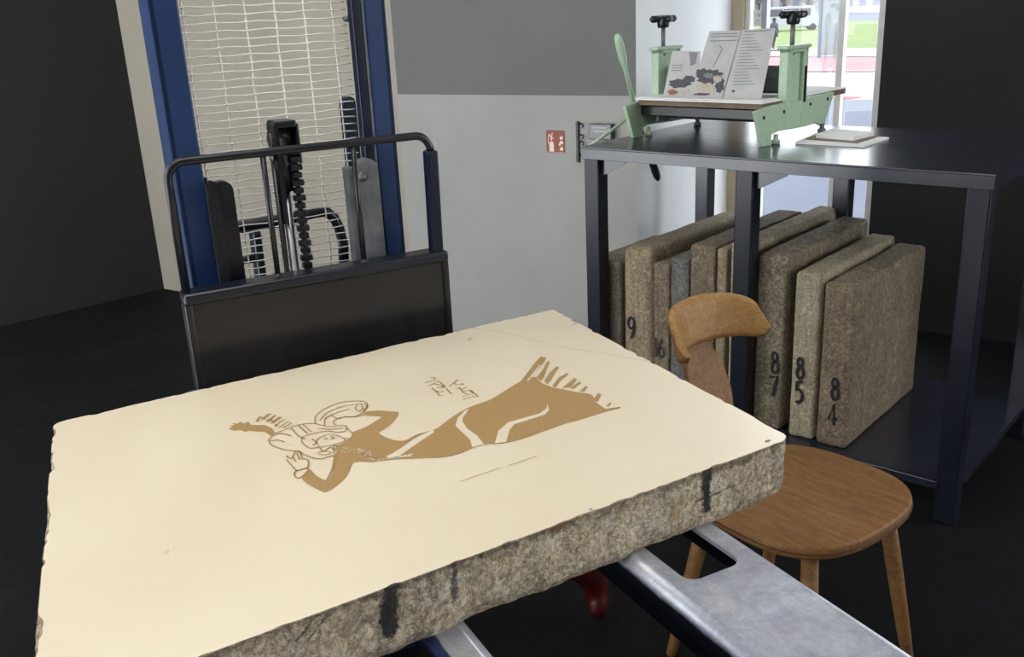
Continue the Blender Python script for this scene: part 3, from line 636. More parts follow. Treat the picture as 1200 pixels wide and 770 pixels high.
b.prism(pts[0:1] + [(cx - hw + .007, yb, ztop - .19), (cx - hw + .007, yb, ztop - .004)] + pts[5:], (0, .055, 0)); b.box((cx + hw - .006, yb, ztop - .08), (cx + hw, yb + .055, ztop - .006)); b.box((cx - hw + .004, yb, ztop - .012), (cx + hw - .004, yb + .055, ztop)); b.box((cx - hw + .004, yb + .045, ztop - .12), (cx + hw - .002, yb + .055, ztop - .01))
b.build('chain_wheel_housing', M['black_gloss'], st, bevel=.003)
b = MB(); b.lathe((cx - .006, cyl + .006, ztop - .035), [(0, -.012), (.024, -.012), (.024, -.008), (.019, -.006), (.019, .006), (.024, .008), (.024, .012), (0, .012)], 24, (0, 1, 0)); b.build('chain_wheel', M['grease'], st)
b = MB(); q = S.on_y(319.5, 182, cyl - .01); b.lathe((q.x - .002, cyl - .01, q.z - .012), [(0, 0), (.0045, .003), (.0055, .014), (.0035, .026), (0, .028)], 12); b.build('oil_cup', M['steel'], st)
cx = cx0
# leaf chain: each link a small plate pair
nl = 40; zc0 = ztop - .05; chx = cx + .021
b = MB(); b.tube([(chx, cyl - .012, .66), (chx, cyl - .012, zc0)], .005, 8); ch = b.build('lift_chain', M['grease'], st)
k = 0; zz = zc0
while zz > .93 and k < 40:
    b = MB(); wv = .011 if k % 2 == 0 else .0085
    b.box((chx - wv, cyl - .022, zz - .0125), (chx + wv, cyl - .012 + .006, zz - .0015)); b.build('link', M['grease'], ch, bevel=.002); zz -= .0145; k += 1
# wire guard
GY = MY + .05
gx = [S.on_y(x, 60, GY).x for x in (257, 293, 327, 361, 394)]
sp = (gx[-1] - gx[0]) / 4
zg1 = 1.62; zg0 = .90; gxl, gxr = l0 + .01, r0 - .022
b = MB(); rnd = random.Random(3)
k = -4
while gx[0] + k * sp < gxr:
    x = gx[0] + k * sp
    if x > gxl: b.tube([(x + rnd.uniform(-.0006, .0006), GY + .002 * math.sin(z * 90), z) for z in [zg0 + (zg1 - zg0) * i / 24 for i in range(25)]], .0015, 6)
    k += 1
zz = zg0; pitch = S.on_y(300, 100, GY).z - S.on_y(300, 109.3, GY).z
while zz < zg1:
    ph = rnd.uniform(0, 6.28); n_ = 30
    b.tube([(gxl + (gxr - gxl) * i / n_, GY - .002, zz + .0009 * math.sin(i * .9 + ph) + rnd.uniform(-.0003, .0003)) for i in range(n_ + 1)], .0012, 6); zz += pitch
b.build('wire_guard', M['wire'], st)
q = S.on_y(406, 22, GY); b = MB(); b.tube([(q.x - .008, GY - .004, q.z), (gxr + .006, GY - .004, q.z)], .0035, 8); b.lathe((q.x, GY - .01, q.z), [(.0, 0), (.006, 0), (.006, .012), (0, .012)], 10, (0, 1, 0)); b.build('guard_clip', M['dull_steel'], st)
# handle loop and body behind the guard
HY = .34
def hp_(x, y): q = S.on_y(x, y, HY); return (q.x, HY, q.z)
b = MB(); b.tube([hp_(262, 268), hp_(300, 262), hp_(345, 255), hp_(370, 249), hp_(382, 248), hp_(391, 254), hp_(398, 268), hp_(402, 285), hp_(404, 320)], .012, 12); b.build('tiller_handle', M['black_gloss'], st)
b = MB(); b.tube([hp_(262, 275), hp_(300, 269), hp_(345, 262)], .004, 10); b.build('tiller_rod', M['steel'], st)
b = MB(); q0, q1 = S.on_y(294, 270, HY), S.on_y(313, 340, HY); b.box((q0.x, HY - .02, .6), (q1.x, HY + .03, q0.z)); b.build('control_head', M['navy'], st, bevel=.006)
b = MB(); b.tube([hp_(298, 303), hp_(285, 305), hp_(272, 316)], .009, 10); b.build('control_lever', M['black_gloss'], st)
b = MB(); b.box((gxl, MY + .16, .08), (gxr, MY + .5, .62)); b.build('drive_housing', M['blue'], st, bevel=.02)
b = MB(); b.box((l0, MY + .02, .04), (r1, MY + .16, .12)); b.build('mast_base', M['blue'], st, bevel=.01)
for xx in (l0 + .05, r1 - .05): b = MB(); b.lathe((xx - .02, MY + .3, .04), [(0, 0), (.04, 0), (.04, .04), (0, .04)], 20, (1, 0, 0)); b.build('wheel', M['black_plastic'], st)
# forks
ZF = CAMH - .58 * 1.147 - .0004
def fork(pa, pb, width_side, label, mt, slot=None):      # pa,pb: points on the outer edge line
    a, c = at_z(*pa, ZF), at_z(*pb, ZF)
    d_ = V((math.cos(math.radians(-62.6)), math.sin(math.radians(-62.6)), 0)); n_ = V((-d_.y, d_.x, 0))    # n_ to the right
    if n_.x < 0: n_ = -n_
    mid = (a + c) / 2
    # distance from the panel along d_
    F_ = None
    t0 = (S.loc - mid).dot(S.ey) / d_.dot(S.ey)
    org = mid + d_ * t0; org.z = ZF; W_ = .155; L_ = 1.22
    if width_side == 'R': org = org - n_ * W_           # given edge is the right one
    def L(u, v, z=0): return S.w2l(org + n_ * u + d_ * v + V((0, 0, z)))
    b = MB(); r = .016; th = .006
    prof = []                                             # rounded sides
    def sidewall(sign):
        ring = []
        for i in range(7):
            t_ = math.radians(90 * i / 6); ring.append((r * (1 - math.sin(t_)), -r * (1 - math.cos(t_))))
        ring = [(r * 1.0, 0)] + [(r - r * math.sin(math.radians(15 * i)), -r + r * math.cos(math.radians(15 * i))) for i in range(1, 7)] + [(0, -.055)]
        inn = [(max(u, 0) + th * .7, z - (0 if i else th)) for i, (u, z) in enumerate(ring)]
        vs = []; n = len(ring)
        for v in (0, L_):
            for u, z in ring: vs.append(L(u if sign < 0 else W_ - u, v, z))
            for u, z in inn[::-1]: vs.append(L(u if sign < 0 else W_ - u, v, z))
        m_ = 2 * n; fs = [(i, (i + 1) % m_, m_ + (i + 1) % m_, m_ + i) for i in range(m_)]
        b.add(vs, fs, True); b.add(vs[:m_], [tuple(range(m_))]); b.add(vs[m_:], [tuple(range(m_))])
    sidewall(-1); sidewall(1)
    if slot:
        u0, u1, v0, v1 = slot
        uc, vc = (u0 + u1) / 2, (v0 + v1) / 2; V0, V1 = v0 - .06, v1 + .06; rc = .018
        inner = []
        for cx_, cy_, s0 in ((u1 - rc, v1 - rc, 0), (u0 + rc, v1 - rc, 90), (u0 + rc, v0 + rc, 180), (u1 - rc, v0 + rc, 270)):
            for i in range(6): t_ = math.radians(s0 + 90 * i / 5); inner.append((cx_ + rc * math.cos(t_), cy_ + rc * math.sin(t_)))
        outer = []
        for cx_, cy_ in ((W_ - r, V1), (r, V1), (r, V0), (W_ - r, V0)): outer += [(cx_, cy_)] * 6
        n = len(inner); vs = [L(u, v) for u, v in outer] + [L(u, v) for u, v in inner] + [L(u, v, -th) for u, v in inner]
        fs = []
        for i in range(n):
            j = (i + 1) % n; fs.append((i, j, n + j, n + i)); fs.append((n + i, n + j, 2 * n + j, 2 * n + i))
        b.add(vs, fs)
        segs = [(0, V0), (V1, L_)]
    else: segs = [(0, L_)]
    for v0_, v1_ in segs:
        vs = [L(r, v0_), L(W_ - r, v0_), L(W_ - r, v1_), L(r, v1_), L(r, v0_, -th), L(W_ - r, v0_, -th), L(W_ - r, v1_, -th), L(r, v1_, -th)]
        b.add(vs, [(0, 1, 2, 3), (7, 6, 5, 4), (0, 4, 5, 1), (2, 6, 7, 3)])
    o = b.build('fork', mt, st); bm = bmesh.new(); bm.from_mesh(o.data); bmesh.ops.remove_doubles(bm, verts=bm.verts, dist=1e-6); bmesh.ops.recalc_face_normals(bm, faces=bm.faces); bm.to_mesh(o.data); bm.free()
    o['label'] = label
    # heel joining the fork to the carriage panel
    h_ = MB(); h_.box((L(.01, 0).x, -.02, ZF - .05), (L(W_ - .01, 0).x, .0, .75)); h_.build('fork_heel', M['navy'], o, bevel=.004)
    return o, org, d_, n_
def fork_mat(name, org, n_, blue):
    m, nt, p = new_mat(name)
    t = nt.nodes.new('ShaderNodeNewGeometry'); pos = t.outputs['Position']
    v = coords(nt); n1 = tex_noise(nt, 16, 7, .7, v, .5); n2 = tex_noise(nt, 110, 5, .7, coords(nt, (1, .08, 1))); n3 = tex_noise(nt, 5, 4, .6, v)
    col = ramp(nt, n1, [(.3, srgb((150, 154, 168))), (.5, srgb((176, 178, 186))), (.72, srgb((196, 190, 180)))])
    col = mixc(nt, .16, col, ramp(nt, n2, [(.35, srgb((110, 112, 126))), (.6, srgb((215, 215, 216)))]))
    n6 = tex_noise(nt, 26, 8, .82, v, .25); col = mixc(nt, .5, col, ramp(nt, n6, [(.4, srgb((142, 146, 164))), (.55, srgb((186, 190, 204))), (.68, srgb((226, 226, 230)))]))
    met = .45
    if blue:
        dt = nt.nodes.new('ShaderNodeVectorMath'); dt.operation = 'DOT_PRODUCT'; t2 = nt.nodes.new('ShaderNodeTexCoord')
        nl = S.ex * n_.dot(S.ex) + S.ey * n_.dot(S.ey)
        dt.inputs[1].default_value = (n_.dot(S.ex), n_.dot(S.ey), 0); nt.links.new(t2.outputs['Object'], dt.inputs[0])
        ol = S.w2l(org); edge = V((n_.dot(S.ex), n_.dot(S.ey), 0)).dot(ol) + .155 - .046
        k = math_(nt, 'ADD', math_(nt, 'SUBTRACT', dt.outputs['Value'], edge), math_(nt, 'MULTIPLY', math_(nt, 'SUBTRACT', n1, .5), .012))
        k = math_(nt, 'MULTIPLY', k, 400); k2 = nt.nodes.new('ShaderNodeClamp'); nt.links.new(k, k2.inputs[0])
        col = mixc(nt, k2.outputs[0], ramp(nt, n1, [(.3, srgb((10, 24, 54))), (.7, srgb((16, 38, 80)))]), col)
        nt.links.new(math_(nt, 'MULTIPLY', k2.outputs[0], .6), p.inputs['Metallic'])
    else: p.inputs['Metallic'].default_value = met
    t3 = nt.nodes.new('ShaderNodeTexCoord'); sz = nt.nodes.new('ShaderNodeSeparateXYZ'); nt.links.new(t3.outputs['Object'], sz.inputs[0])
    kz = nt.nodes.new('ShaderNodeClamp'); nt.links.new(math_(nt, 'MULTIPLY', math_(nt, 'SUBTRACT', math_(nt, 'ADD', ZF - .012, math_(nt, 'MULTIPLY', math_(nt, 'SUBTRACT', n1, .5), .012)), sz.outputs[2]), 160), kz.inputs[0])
    col = mixc(nt, kz.outputs[0], col, srgb((10, 15, 28)))  # fork sides go dark below the top: shade put into the colour
    nt.links.new(col, p.inputs['Base Color']); nt.links.new(math_(nt, 'MULTIPLY_ADD', n1, .35, .22), p.inputs['Roughness'])
    bump(nt, p, n2, .05, .0006); return m
dd = V((math.cos(math.radians(-62.6)), math.sin(math.radians(-62.6)), 0)); nn = V((-dd.y, dd.x, 0))
def slot_uv(org):
    us, vs = [], []
    for x, y in ((800, 608), (866, 657), (812, 685), (748, 637)):
        q = at_z(x, y, ZF) - org; us.append(q.dot(nn)); vs.append(q.dot(dd))
    return us, vs
def right_org():
    a, c = at_z(832, 605, ZF), at_z(988, 708, ZF); mid = (a + c) / 2; t0 = (S.loc - mid).dot(S.ey) / dd.dot(S.ey); o = mid + dd * t0; return o - nn * .155
ro = right_org(); us, vs = slot_uv(ro)
u1 = (us[0] + us[1]) / 2; u0 = (us[2] + us[3]) / 2; v1 = (vs[1] + vs[2]) / 2
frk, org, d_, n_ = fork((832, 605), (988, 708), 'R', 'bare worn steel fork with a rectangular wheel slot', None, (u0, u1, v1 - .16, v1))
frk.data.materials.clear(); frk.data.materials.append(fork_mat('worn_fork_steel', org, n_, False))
def left_org():
    a, c = at_z(545, 720, ZF), at_z(583, 768, ZF); mid = (a + c) / 2; t0 = (S.loc - mid).dot(S.ey) / dd.dot(S.ey); o = mid + dd * t0; return o - nn * .155
lo = left_org(); q = at_z(494, 746, ZF) - lo; lu1, lv0 = q.dot(nn), q.dot(dd)
lu1 = min(max(lu1, .08), .115)
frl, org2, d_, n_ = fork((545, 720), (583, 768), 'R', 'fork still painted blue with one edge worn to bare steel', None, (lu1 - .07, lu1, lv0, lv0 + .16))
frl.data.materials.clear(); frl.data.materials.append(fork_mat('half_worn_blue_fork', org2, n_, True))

# ================================================================== THE BIG STONE
ZT = CAMH - .58; ZB = CAMH - .58 * 1.147
cor = [at_z(214, 461, ZT), at_z(648, 362, ZT), at_z(930, 513, ZT), at_z(240, 768, ZT)]
ul = (cor[1] - cor[0]).normalized(); ub_ = (cor[2] - cor[3]).normalized()
FL, FR = cor[1] - ul * .94, cor[2] - ub_ * .97
B = Frame(V((cor[2].x, cor[2].y, ZB)), 31.8)
quad = [B.w2l(p).xy for p in (FL, cor[1], cor[2], FR)]      # far left, far right, near right, near left
def perimeter():
    rad = [.02, .008, .026, .03]; out = []
    n = 4
    for i in range(n):
        p, pp, pn = quad[i], quad[i - 1], quad[(i + 1) % n]; d0 = (pp - p).normalized(); d1_ = (pn - p).normalized()
        ang = d0.angle(d1_); L_ = rad[i] / math.tan(ang / 2); s0, s1 = p + d0 * L_, p + d1_ * L_; cc = p + (d0 + d1_).normalized() * (rad[i] / math.sin(ang / 2))
        a0 = math.atan2(s0.y - cc.y, s0.x - cc.x); a1 = math.atan2(s1.y - cc.y, s1.x - cc.x); da = (a1 - a0 + math.pi) % (2 * math.pi) - math.pi
        c_ = [cc + rad[i] * V((math.cos(a0 + da * k / 8), math.sin(a0 + da * k / 8))) for k in range(9)]
        out.append(c_)
    pts = []
    for i in range(n):
        pts += out[i]; a, c = out[i][-1], out[(i + 1) % n][0]; L_ = (c - a).length; k = max(2, int(L_ / .0035))
        pts += [a + (c - a) * (j / k) for j in range(1, k)]
    return pts
per = perimeter(); NP = len(per); cen = sum(per, V((0, 0))) / NP
def nrm(i):
    t_ = per[(i + 1) % NP] - per[i - 1]; n__ = V((t_.y, -t_.x)).normalized()
    return n__ if n__.dot(per[i] - cen) > 0 else -n__
TH = ZT - ZB
mb = MB(); rings = []
def chip(p):                                             # edge damage in from the rim
    v_ = noise.noise(V((p.x * 9, p.y * 9, 3.3))); w_ = noise.noise(V((p.x * 45, p.y * 45, 1.1)))
    return max(0, v_ - .12) * .012 + max(0, w_ - .05) * .0075
levels = [(1.0, 0), (.985, 1), (.955, 2)] + [(.9 - .1 * k, 3 + k) for k in range(9)] + [(.04, 13), (0, 14)]
for z, k in levels:
    ring = []
    for i, p in enumerate(per):
        n__ = nrm(i); q = V((p.x, p.y, z * TH))
        d_ = -chip(p)
        if k == 0: d_ = -chip(p) - .0012
        elif k == 1: d_ = -chip(p) * .6 - .0002
        else:
            d_ = noise.fractal(V((q.x * 28, q.y * 28, q.z * 34)), .8, 2.1, 5) * .0028 + noise.noise(V((q.x * 7, q.y * 7, q.z * 12 + 5))) * .003 - .002
            if z < .12: d_ -= .006 * (1 - z / .12) + max(0, noise.noise(V((q.x * 13, q.y * 13, 9)))) * .009
        zz = q.z
        if k == len(levels) - 1: zz = 0
        ring.append(len(mb.v)); mb.v.append(V((p.x + n__.x * d_, p.y + n__.y * d_, zz)))
    rings.append(ring)
for a, c in zip(rings, rings[1:]):
    for i in range(NP):
        j = (i + 1) % NP; mb.f.append([a[i], a[j], c[j], c[i]]); mb.sm.append(False); mb.mi.append(1)
mb.f.append(rings[0][:]); mb.sm.append(False); mb.mi.append(0); mb.f.append(rings[-1][::-1]); mb.sm.append(False); mb.mi.append(1)
# materials
mt_, nt, p = new_mat('polished_limestone')
v = coords(nt); n1 = tex_noise(nt, 3.5, 5, .55, v, .4); n2 = tex_noise(nt, 260, 3, .6, v)
col = ramp(nt, n1, [(.3, srgb((225, 210, 182))), (.7, srgb((232, 218, 191)))])
col = mixc(nt, .06, col, ramp(nt, n2, [(.4, srgb((200, 182, 150))), (.6, srgb((240, 230, 208)))]))
nt.links.new(col, p.inputs['Base Color']); p.inputs['Roughness'].default_value = .42; p.inputs['Specular IOR Level'].default_value = 1.
nt.links.new(math_(nt, 'MULTIPLY_ADD', n1, .1, .24), p.inputs['Roughness'])
MTOP = mt_
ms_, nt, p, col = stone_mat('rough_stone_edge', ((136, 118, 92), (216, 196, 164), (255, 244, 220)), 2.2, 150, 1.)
t = nt.nodes.new('ShaderNodeTexCoord'); sx = nt.nodes.new('ShaderNodeSeparateXYZ'); nt.links.new(t.outputs['Object'], sx.inputs[0])
nz = tex_noise(nt, 55, 5, .8, t.outputs['Object']); wob = math_(nt, 'MULTIPLY', math_(nt, 'SUBTRACT', nz, .5), .03)
def seg_mask(x0, z0, x1_, z1_, hw, wk=1.):        # distance to a segment in the x,z plane of the front side
    L2 = (x1_ - x0) ** 2 + (z1_ - z0) ** 2; dx, dz = x1_ - x0, z1_ - z0
    X_, Z_ = sx.outputs[0], sx.outputs[2]
    tt = math_(nt, 'ADD', math_(nt, 'MULTIPLY', math_(nt, 'SUBTRACT', X_, x0), dx / L2), math_(nt, 'MULTIPLY', math_(nt, 'SUBTRACT', Z_, z0), dz / L2))
    cl = nt.nodes.new('ShaderNodeClamp'); nt.links.new(tt, cl.inputs[0]); tt = cl.outputs[0]
    ax = math_(nt, 'SUBTRACT', math_(nt, 'SUBTRACT', X_, x0), math_(nt, 'MULTIPLY', tt, dx)); az = math_(nt, 'SUBTRACT', math_(nt, 'SUBTRACT', Z_, z0), math_(nt, 'MULTIPLY', tt, dz))
    ds = math_(nt, 'SQRT', math_(nt, 'ADD', math_(nt, 'MULTIPLY', ax, ax), math_(nt, 'MULTIPLY', az, az)))
    r_ = nt.nodes.new('ShaderNodeMapRange'); nt.links.new(math_(nt, 'ADD', ds, math_(nt, 'MULTIPLY', wob, .25 if hw < .003 else 1.)), r_.inputs[0]); r_.inputs[1].default_value = hw; r_.inputs[2].default_value = hw * .6; r_.inputs[3].default_value = 0; r_.inputs[4].default_value = 1
    return r_.outputs[0]
fn_ = B.w2l(cor[2]); e_ = B.w2l(FR)
def fx(x, y): q = at_plane(x, y, V((cor[2].x, cor[2].y, ZT)), V((math.sin(math.radians(31.8)), -math.cos(math.radians(31.8)), 0))); q = B.w2l(q); return q.x, min(max(q.z, 0), TH)
marks = [((462, 690), (461, 742), .0125, .97), ((537, 662), (537, 708), .0045, .7), ((829, 553), (831, 597), .0095, .97), ((818, 590), (862, 570), .002, .7), ((352, 757), (378, 728), .0012, .7), ((366, 757), (388, 729), .0012, .7), ((372, 745), (392, 728), .001, .7)]
tot = None
for p0, p1, hw, k in marks:
    mk = math_(nt, 'MULTIPLY', seg_mask(*fx(*p0), *fx(*p1), hw), k); tot = mk if tot is None else math_(nt, 'MAXIMUM', tot, mk)
col = mixc(nt, tot, col, (.018, .018, .022, 1))
rs = math_(nt, 'MULTIPLY', seg_mask(*fx(648, 622), *fx(660, 618), .011), .7); col = mixc(nt, rs, col, srgb((176, 120, 60)))
rs = math_(nt, 'MULTIPLY', seg_mask(*fx(793, 606), *fx(800, 590), .012), .5); col = mixc(nt, rs, col, srgb((190, 150, 96)))
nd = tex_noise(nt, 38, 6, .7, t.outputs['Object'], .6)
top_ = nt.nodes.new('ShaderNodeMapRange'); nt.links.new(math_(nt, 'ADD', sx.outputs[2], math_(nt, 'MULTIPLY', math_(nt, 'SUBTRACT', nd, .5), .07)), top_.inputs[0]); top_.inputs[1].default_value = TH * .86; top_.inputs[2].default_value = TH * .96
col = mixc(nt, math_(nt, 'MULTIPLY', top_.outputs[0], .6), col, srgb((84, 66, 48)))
nb = tex_noise(nt, 20, 8, .8, t.outputs['Object'], 1.5); col = mixc(nt, .7, col, ramp(nt, nb, [(.4, (.42, .4, .37, 1)), (.49, (1, 1, 1, 1)), (.6, (1.3, 1.28, 1.22, 1))]), 'MULTIPLY')
nt.links.new(col, p.inputs['Base Color'])
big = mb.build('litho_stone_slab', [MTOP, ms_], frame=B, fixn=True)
big.data.materials[0] = MTOP
tag(big, 'large cream lithography stone with a brown drawing, lying on the stacker forks', 'stone slab')
# drawing
def smooth(pts, n=4):
    out = []
    for i in range(len(pts) - 1):
        p0, p1, p2, p3 = pts[max(i - 1, 0)], pts[i], pts[i + 1], pts[min(i + 2, len(pts) - 1)]
        for k in range(n):
            t_ = k / n; out.append(tuple(.5 * ((2 * p1[a]) + (-p0[a] + p2[a]) * t_ + (2 * p0[a] - 5 * p1[a] + 4 * p2[a] - p3[a]) * t_ ** 2 + (-p0[a] + 3 * p1[a] - 3 * p2[a] + p3[a]) * t_ ** 3) for a in (0, 1)))
    return out + [pts[-1]]
def on(x, y, o=0.0004): q = B.on_z(x, y, TH); return V((q.x, q.y, TH + o))
c3 = lambda L_, o=.0004: [on(250 + x / 4.8, 440 + y / 4.8, o) for x, y in L_]
c4 = lambda L_, o=.0004: [on(400 + x / 3.53, 400 + y / 3.53, o) for x, y in L_]
body = ([on(250 + x / 4.8, 440 + y / 4.8) for x, y in ((1042, 207), (1035, 235), (1000, 275), (960, 305), (930, 325), (1000, 360))] +
        c4([(260, 412), (310, 387), (372, 370), (400, 358), (450, 320), (510, 283), (560, 262), (620, 240), (680, 203), (735, 170), (765, 160), (800, 148), (832, 175), (880, 192), (920, 200), (970, 210), (1035, 222), (1050, 250), (1095, 282), (1100, 290), (1050, 305), (980, 328), (930, 340), (830, 376), (740, 408), (660, 425), (600, 427), (545, 442), (500, 462), (430, 480), (330, 485), (220, 490), (130, 500)]) +
        c3([(880, 488), (790, 490), (770, 530), (740, 580), (690, 625), (640, 655), (600, 650), (500, 585), (540, 530), (580, 565), (635, 590), (665, 560), (678, 500), (680, 455), (700, 425), (690, 400), (740, 375), (780, 340), (785, 320), (850, 295), (910, 260), (945, 235), (900, 230), (850, 222), (855, 205), (930, 198)]))
body2 = [V((p[0], p[1], TH + .0004)) for p in smooth([(p.x, p.y) for p in body] , 3)]
b = MB(); b.flat(body2)
for s_ in ([(738, 172), (770, 130), (800, 90), (825, 64), (848, 68), (838, 88), (800, 132), (775, 165)], [(805, 150), (835, 110), (855, 82), (862, 88), (850, 115), (838, 152), (826, 165)], [(840, 165), (862, 130), (892, 104), (900, 110), (880, 135), (868, 160), (852, 178)],
           [(872, 185), (900, 150), (935, 132), (940, 137), (905, 165), (888, 192)], [(912, 195), (965, 152), (975, 158), (950, 190)], [(945, 195), (985, 168), (992, 172), (960, 198)], [(985, 208), (1010, 186), (1020, 190), (1005, 210)], [(1040, 245), (1062, 215), (1075, 222), (1060, 250)], [(1095, 268), (1112, 254), (1118, 258), (1105, 272)], [(1080, 282), (1155, 272), (1156, 277), (1098, 290)]):
    b.flat(c4(s_, .0005))
b.flat(c3([(86, 300), (112, 292), (92, 284), (124, 280), (100, 270), (140, 272), (150, 260), (172, 272), (196, 262), (214, 280), (290, 280), (330, 298), (348, 322), (325, 342), (290, 318), (240, 316), (200, 312), (180, 318), (150, 306), (120, 312)]))
b.build('ink_drawing', M['ink'], big, fixn=False)
b = MB(); o2 = .0007
b.flat(c4([(380, 368), (340, 385), (300, 405), (255, 438), (210, 466), (185, 478), (200, 488), (225, 488), (270, 455), (320, 420), (384, 378)], o2))
b.flat(c4([(512, 287), (482, 318), (472, 350), (500, 378), (532, 408), (542, 440), (590, 427), (562, 392), (520, 362), (503, 335), (502, 318), (528, 282)], o2))
b.flat(c4([(635, 424), (650, 372), (690, 337), (750, 320), (820, 300), (848, 280), (852, 262), (860, 285), (842, 305), (780, 325), (715, 345), (697, 367), (682, 418)], o2))
for i in range(14): x = 925 + i * 14; b.ribbon(c3([(x, 478 - i * 1.5), (x + 8, 480 - i * 3)], o2), .0022, (0, 0, 1))
rnd = random.Random(5)
for i in range(40):
    x = 810 + rnd.random() * 85; y = 420 + (x - 810) * .5 + rnd.uniform(-14, 16); b.ribbon(c3([(x, y), (x + rnd.uniform(4, 14), y + rnd.uniform(-8, 8))], o2), .0016, (0, 0, 1))
for i in range(26):
    x = 700 + rnd.random() * 90; y = 425 + rnd.uniform(-22, 14); b.ribbon(c3([(x, y), (x + rnd.uniform(3, 8), y + rnd.uniform(-4, 4))], o2), .0011, (0, 0, 1))
for q in ([(805, 148), (822, 128), (838, 105)], [(770, 165), (800, 128), (822, 100)]): b.ribbon(c4(q, o2), .003, (0, 0, 1))
b.build('blank_highlight', MTOP, big, fixn=False)
b = MB(); LWD = .0021
lines = [[(575, 275), (572, 245), (595, 212), (650, 178), (720, 153), (790, 146), (850, 150), (868, 172), (850, 200), (800, 232), (720, 238), (675, 262), (690, 282)], [(600, 255), (640, 212), (720, 178), (790, 165)], [(625, 285), (635, 240), (700, 210), (760, 192)],
         [(835, 190), (822, 202), (800, 190), (808, 165), (830, 162), (838, 180)], [(850, 160), (864, 178), (850, 198), (838, 180)], [(310, 365), (350, 330), (420, 300), (480, 280), (560, 272), (650, 290), (740, 284), (745, 312), (700, 322), (640, 315), (560, 330), (510, 346), (498, 375), (540, 410), (598, 405)],
         [(598, 405), (580, 378), (605, 348), (660, 332), (712, 346), (742, 368), (700, 385), (650, 398), (598, 405)], [(310, 365), (330, 395), (400, 420), (470, 430), (540, 460), (600, 472), (640, 462), (680, 450)], [(585, 440), (620, 428), (660, 436), (640, 448), (590, 448)], [(600, 410), (620, 428), (660, 405), (680, 425)],
         [(700, 400), (685, 395), (676, 408), (690, 418), (702, 405)], [(705, 432), (688, 424), (676, 436), (690, 446), (703, 438)], [(440, 300), (480, 342), (520, 360)], [(480, 285), (530, 330)], [(505, 278), (550, 320)], [(590, 300), (660, 305), (730, 298)], [(350, 332), (400, 330), (440, 345)], [(320, 372), (360, 366), (400, 376)],
         [(560, 395), (580, 380), (555, 360)], [(620, 350), (640, 358), (622, 366)], [(660, 345), (680, 355), (662, 362)], [(745, 295), (782, 330), (770, 358), (735, 356)], [(410, 455), (440, 470), (462, 430), (490, 432), (500, 468), (532, 478), (530, 520), (470, 538), (456, 560), (480, 580), (532, 545), (532, 520)], [(412, 476), (440, 508), (470, 540)], [(470, 440), (485, 478)], [(450, 465), (466, 490)],
         [(245, 262), (258, 240), (275, 234)], [(280, 250), (300, 228), (322, 218)], [(300, 262), (330, 240), (350, 226)], [(330, 272), (360, 248), (380, 236)], [(345, 290), (380, 262), (400, 250)], [(370, 298), (405, 272), (428, 262)], [(395, 298), (440, 268)], [(335, 262), (320, 250)], [(360, 290), (350, 276)],
         [(1080, 382), (1120, 360), (1160, 335), (1200, 322)], [(680, 455), (672, 520), (640, 588)], [(850, 222), (800, 235), (740, 234)], [(660, 225), (700, 245), (720, 240)]]
for L_ in lines: b.ribbon(c3(smooth(L_), o2 + .0002), (LWD if L_[0][1] > 275 or L_[0][0] > 440 or L_[0][1] > 300 else LWD * 2.2) * random.uniform(.8, 1.2), (0, 0, 1))
# mirror-written lettering beside the figure and the line of small writing below it
cs = lambda L_: [on(490 + x / 13.33, 425 + y / 13.33) for x, y in L_]
for L_ in ([(190, 237), (250, 234), (275, 255), (235, 280), (110, 318)], [(160, 370), (240, 335), (310, 280), (430, 385)], [(245, 335), (300, 345), (380, 360), (395, 398)], [(285, 385), (340, 395), (430, 380)], [(215, 400), (280, 455), (335, 518), (380, 515)], [(290, 440), (330, 470), (400, 445)], [(440, 410), (520, 495), (545, 488)],
           [(485, 372), (560, 320), (610, 270), (632, 286)], [(560, 322), (600, 352), (690, 345), (710, 350), (680, 325)], [(612, 395), (680, 430), (760, 380)], [(650, 395), (700, 460)], [(700, 460), (790, 430), (862, 482), (780, 512), (700, 462)], [(820, 430), (940, 537), (870, 538), (850, 522)], [(690, 532), (732, 525)], [(702, 582), (760, 560), (832, 545)]):
    b.ribbon(cs(L_), .0026, (0, 0, 1))
cw = lambda x, y: on(520 + x / 10, 525 + y / 10)
for x0, y0, x1_, y1_ in ((195, 395, 662, 235), (760, 212, 1085, 100)):
    n_ = int((x1_ - x0) / 9); pts = []
    for i in range(n_ + 1):
        t_ = i / n_; w_ = (math.sin(i * 2.4) + .6 * math.sin(i * 1.1)) * (4 + 9 * (rnd.random() ** 2)); pts.append(cw(x0 + (x1_ - x0) * t_, y0 + (y1_ - y0) * t_ + w_ * .6))
    b.ribbon(pts, .0011, (0, 0, 1))
b.build('ink_lines', M['ink_line'], big, fixn=False)
b = MB(); b.ribbon([on(x, y, .0003) for x, y in smooth([(548, 384), (580, 388), (620, 397), (660, 407), (700, 413), (745, 421), (765, 423)])], .0013, (0, 0, 1)); b.build('vein_line', M['hair_line'], big, fixn=False)
b = MB(); b.flat([on(x, y, .0003) for x, y in ((896, 517), (900, 515.5), (904, 516), (901, 518.3), (897, 519))]); b.flat([on(x, y, .0003) for x, y in ((690, 597), (694, 596), (695, 597.5), (691, 598.5))]); b.build('edge_pit', M['print_grey'], big, fixn=False)

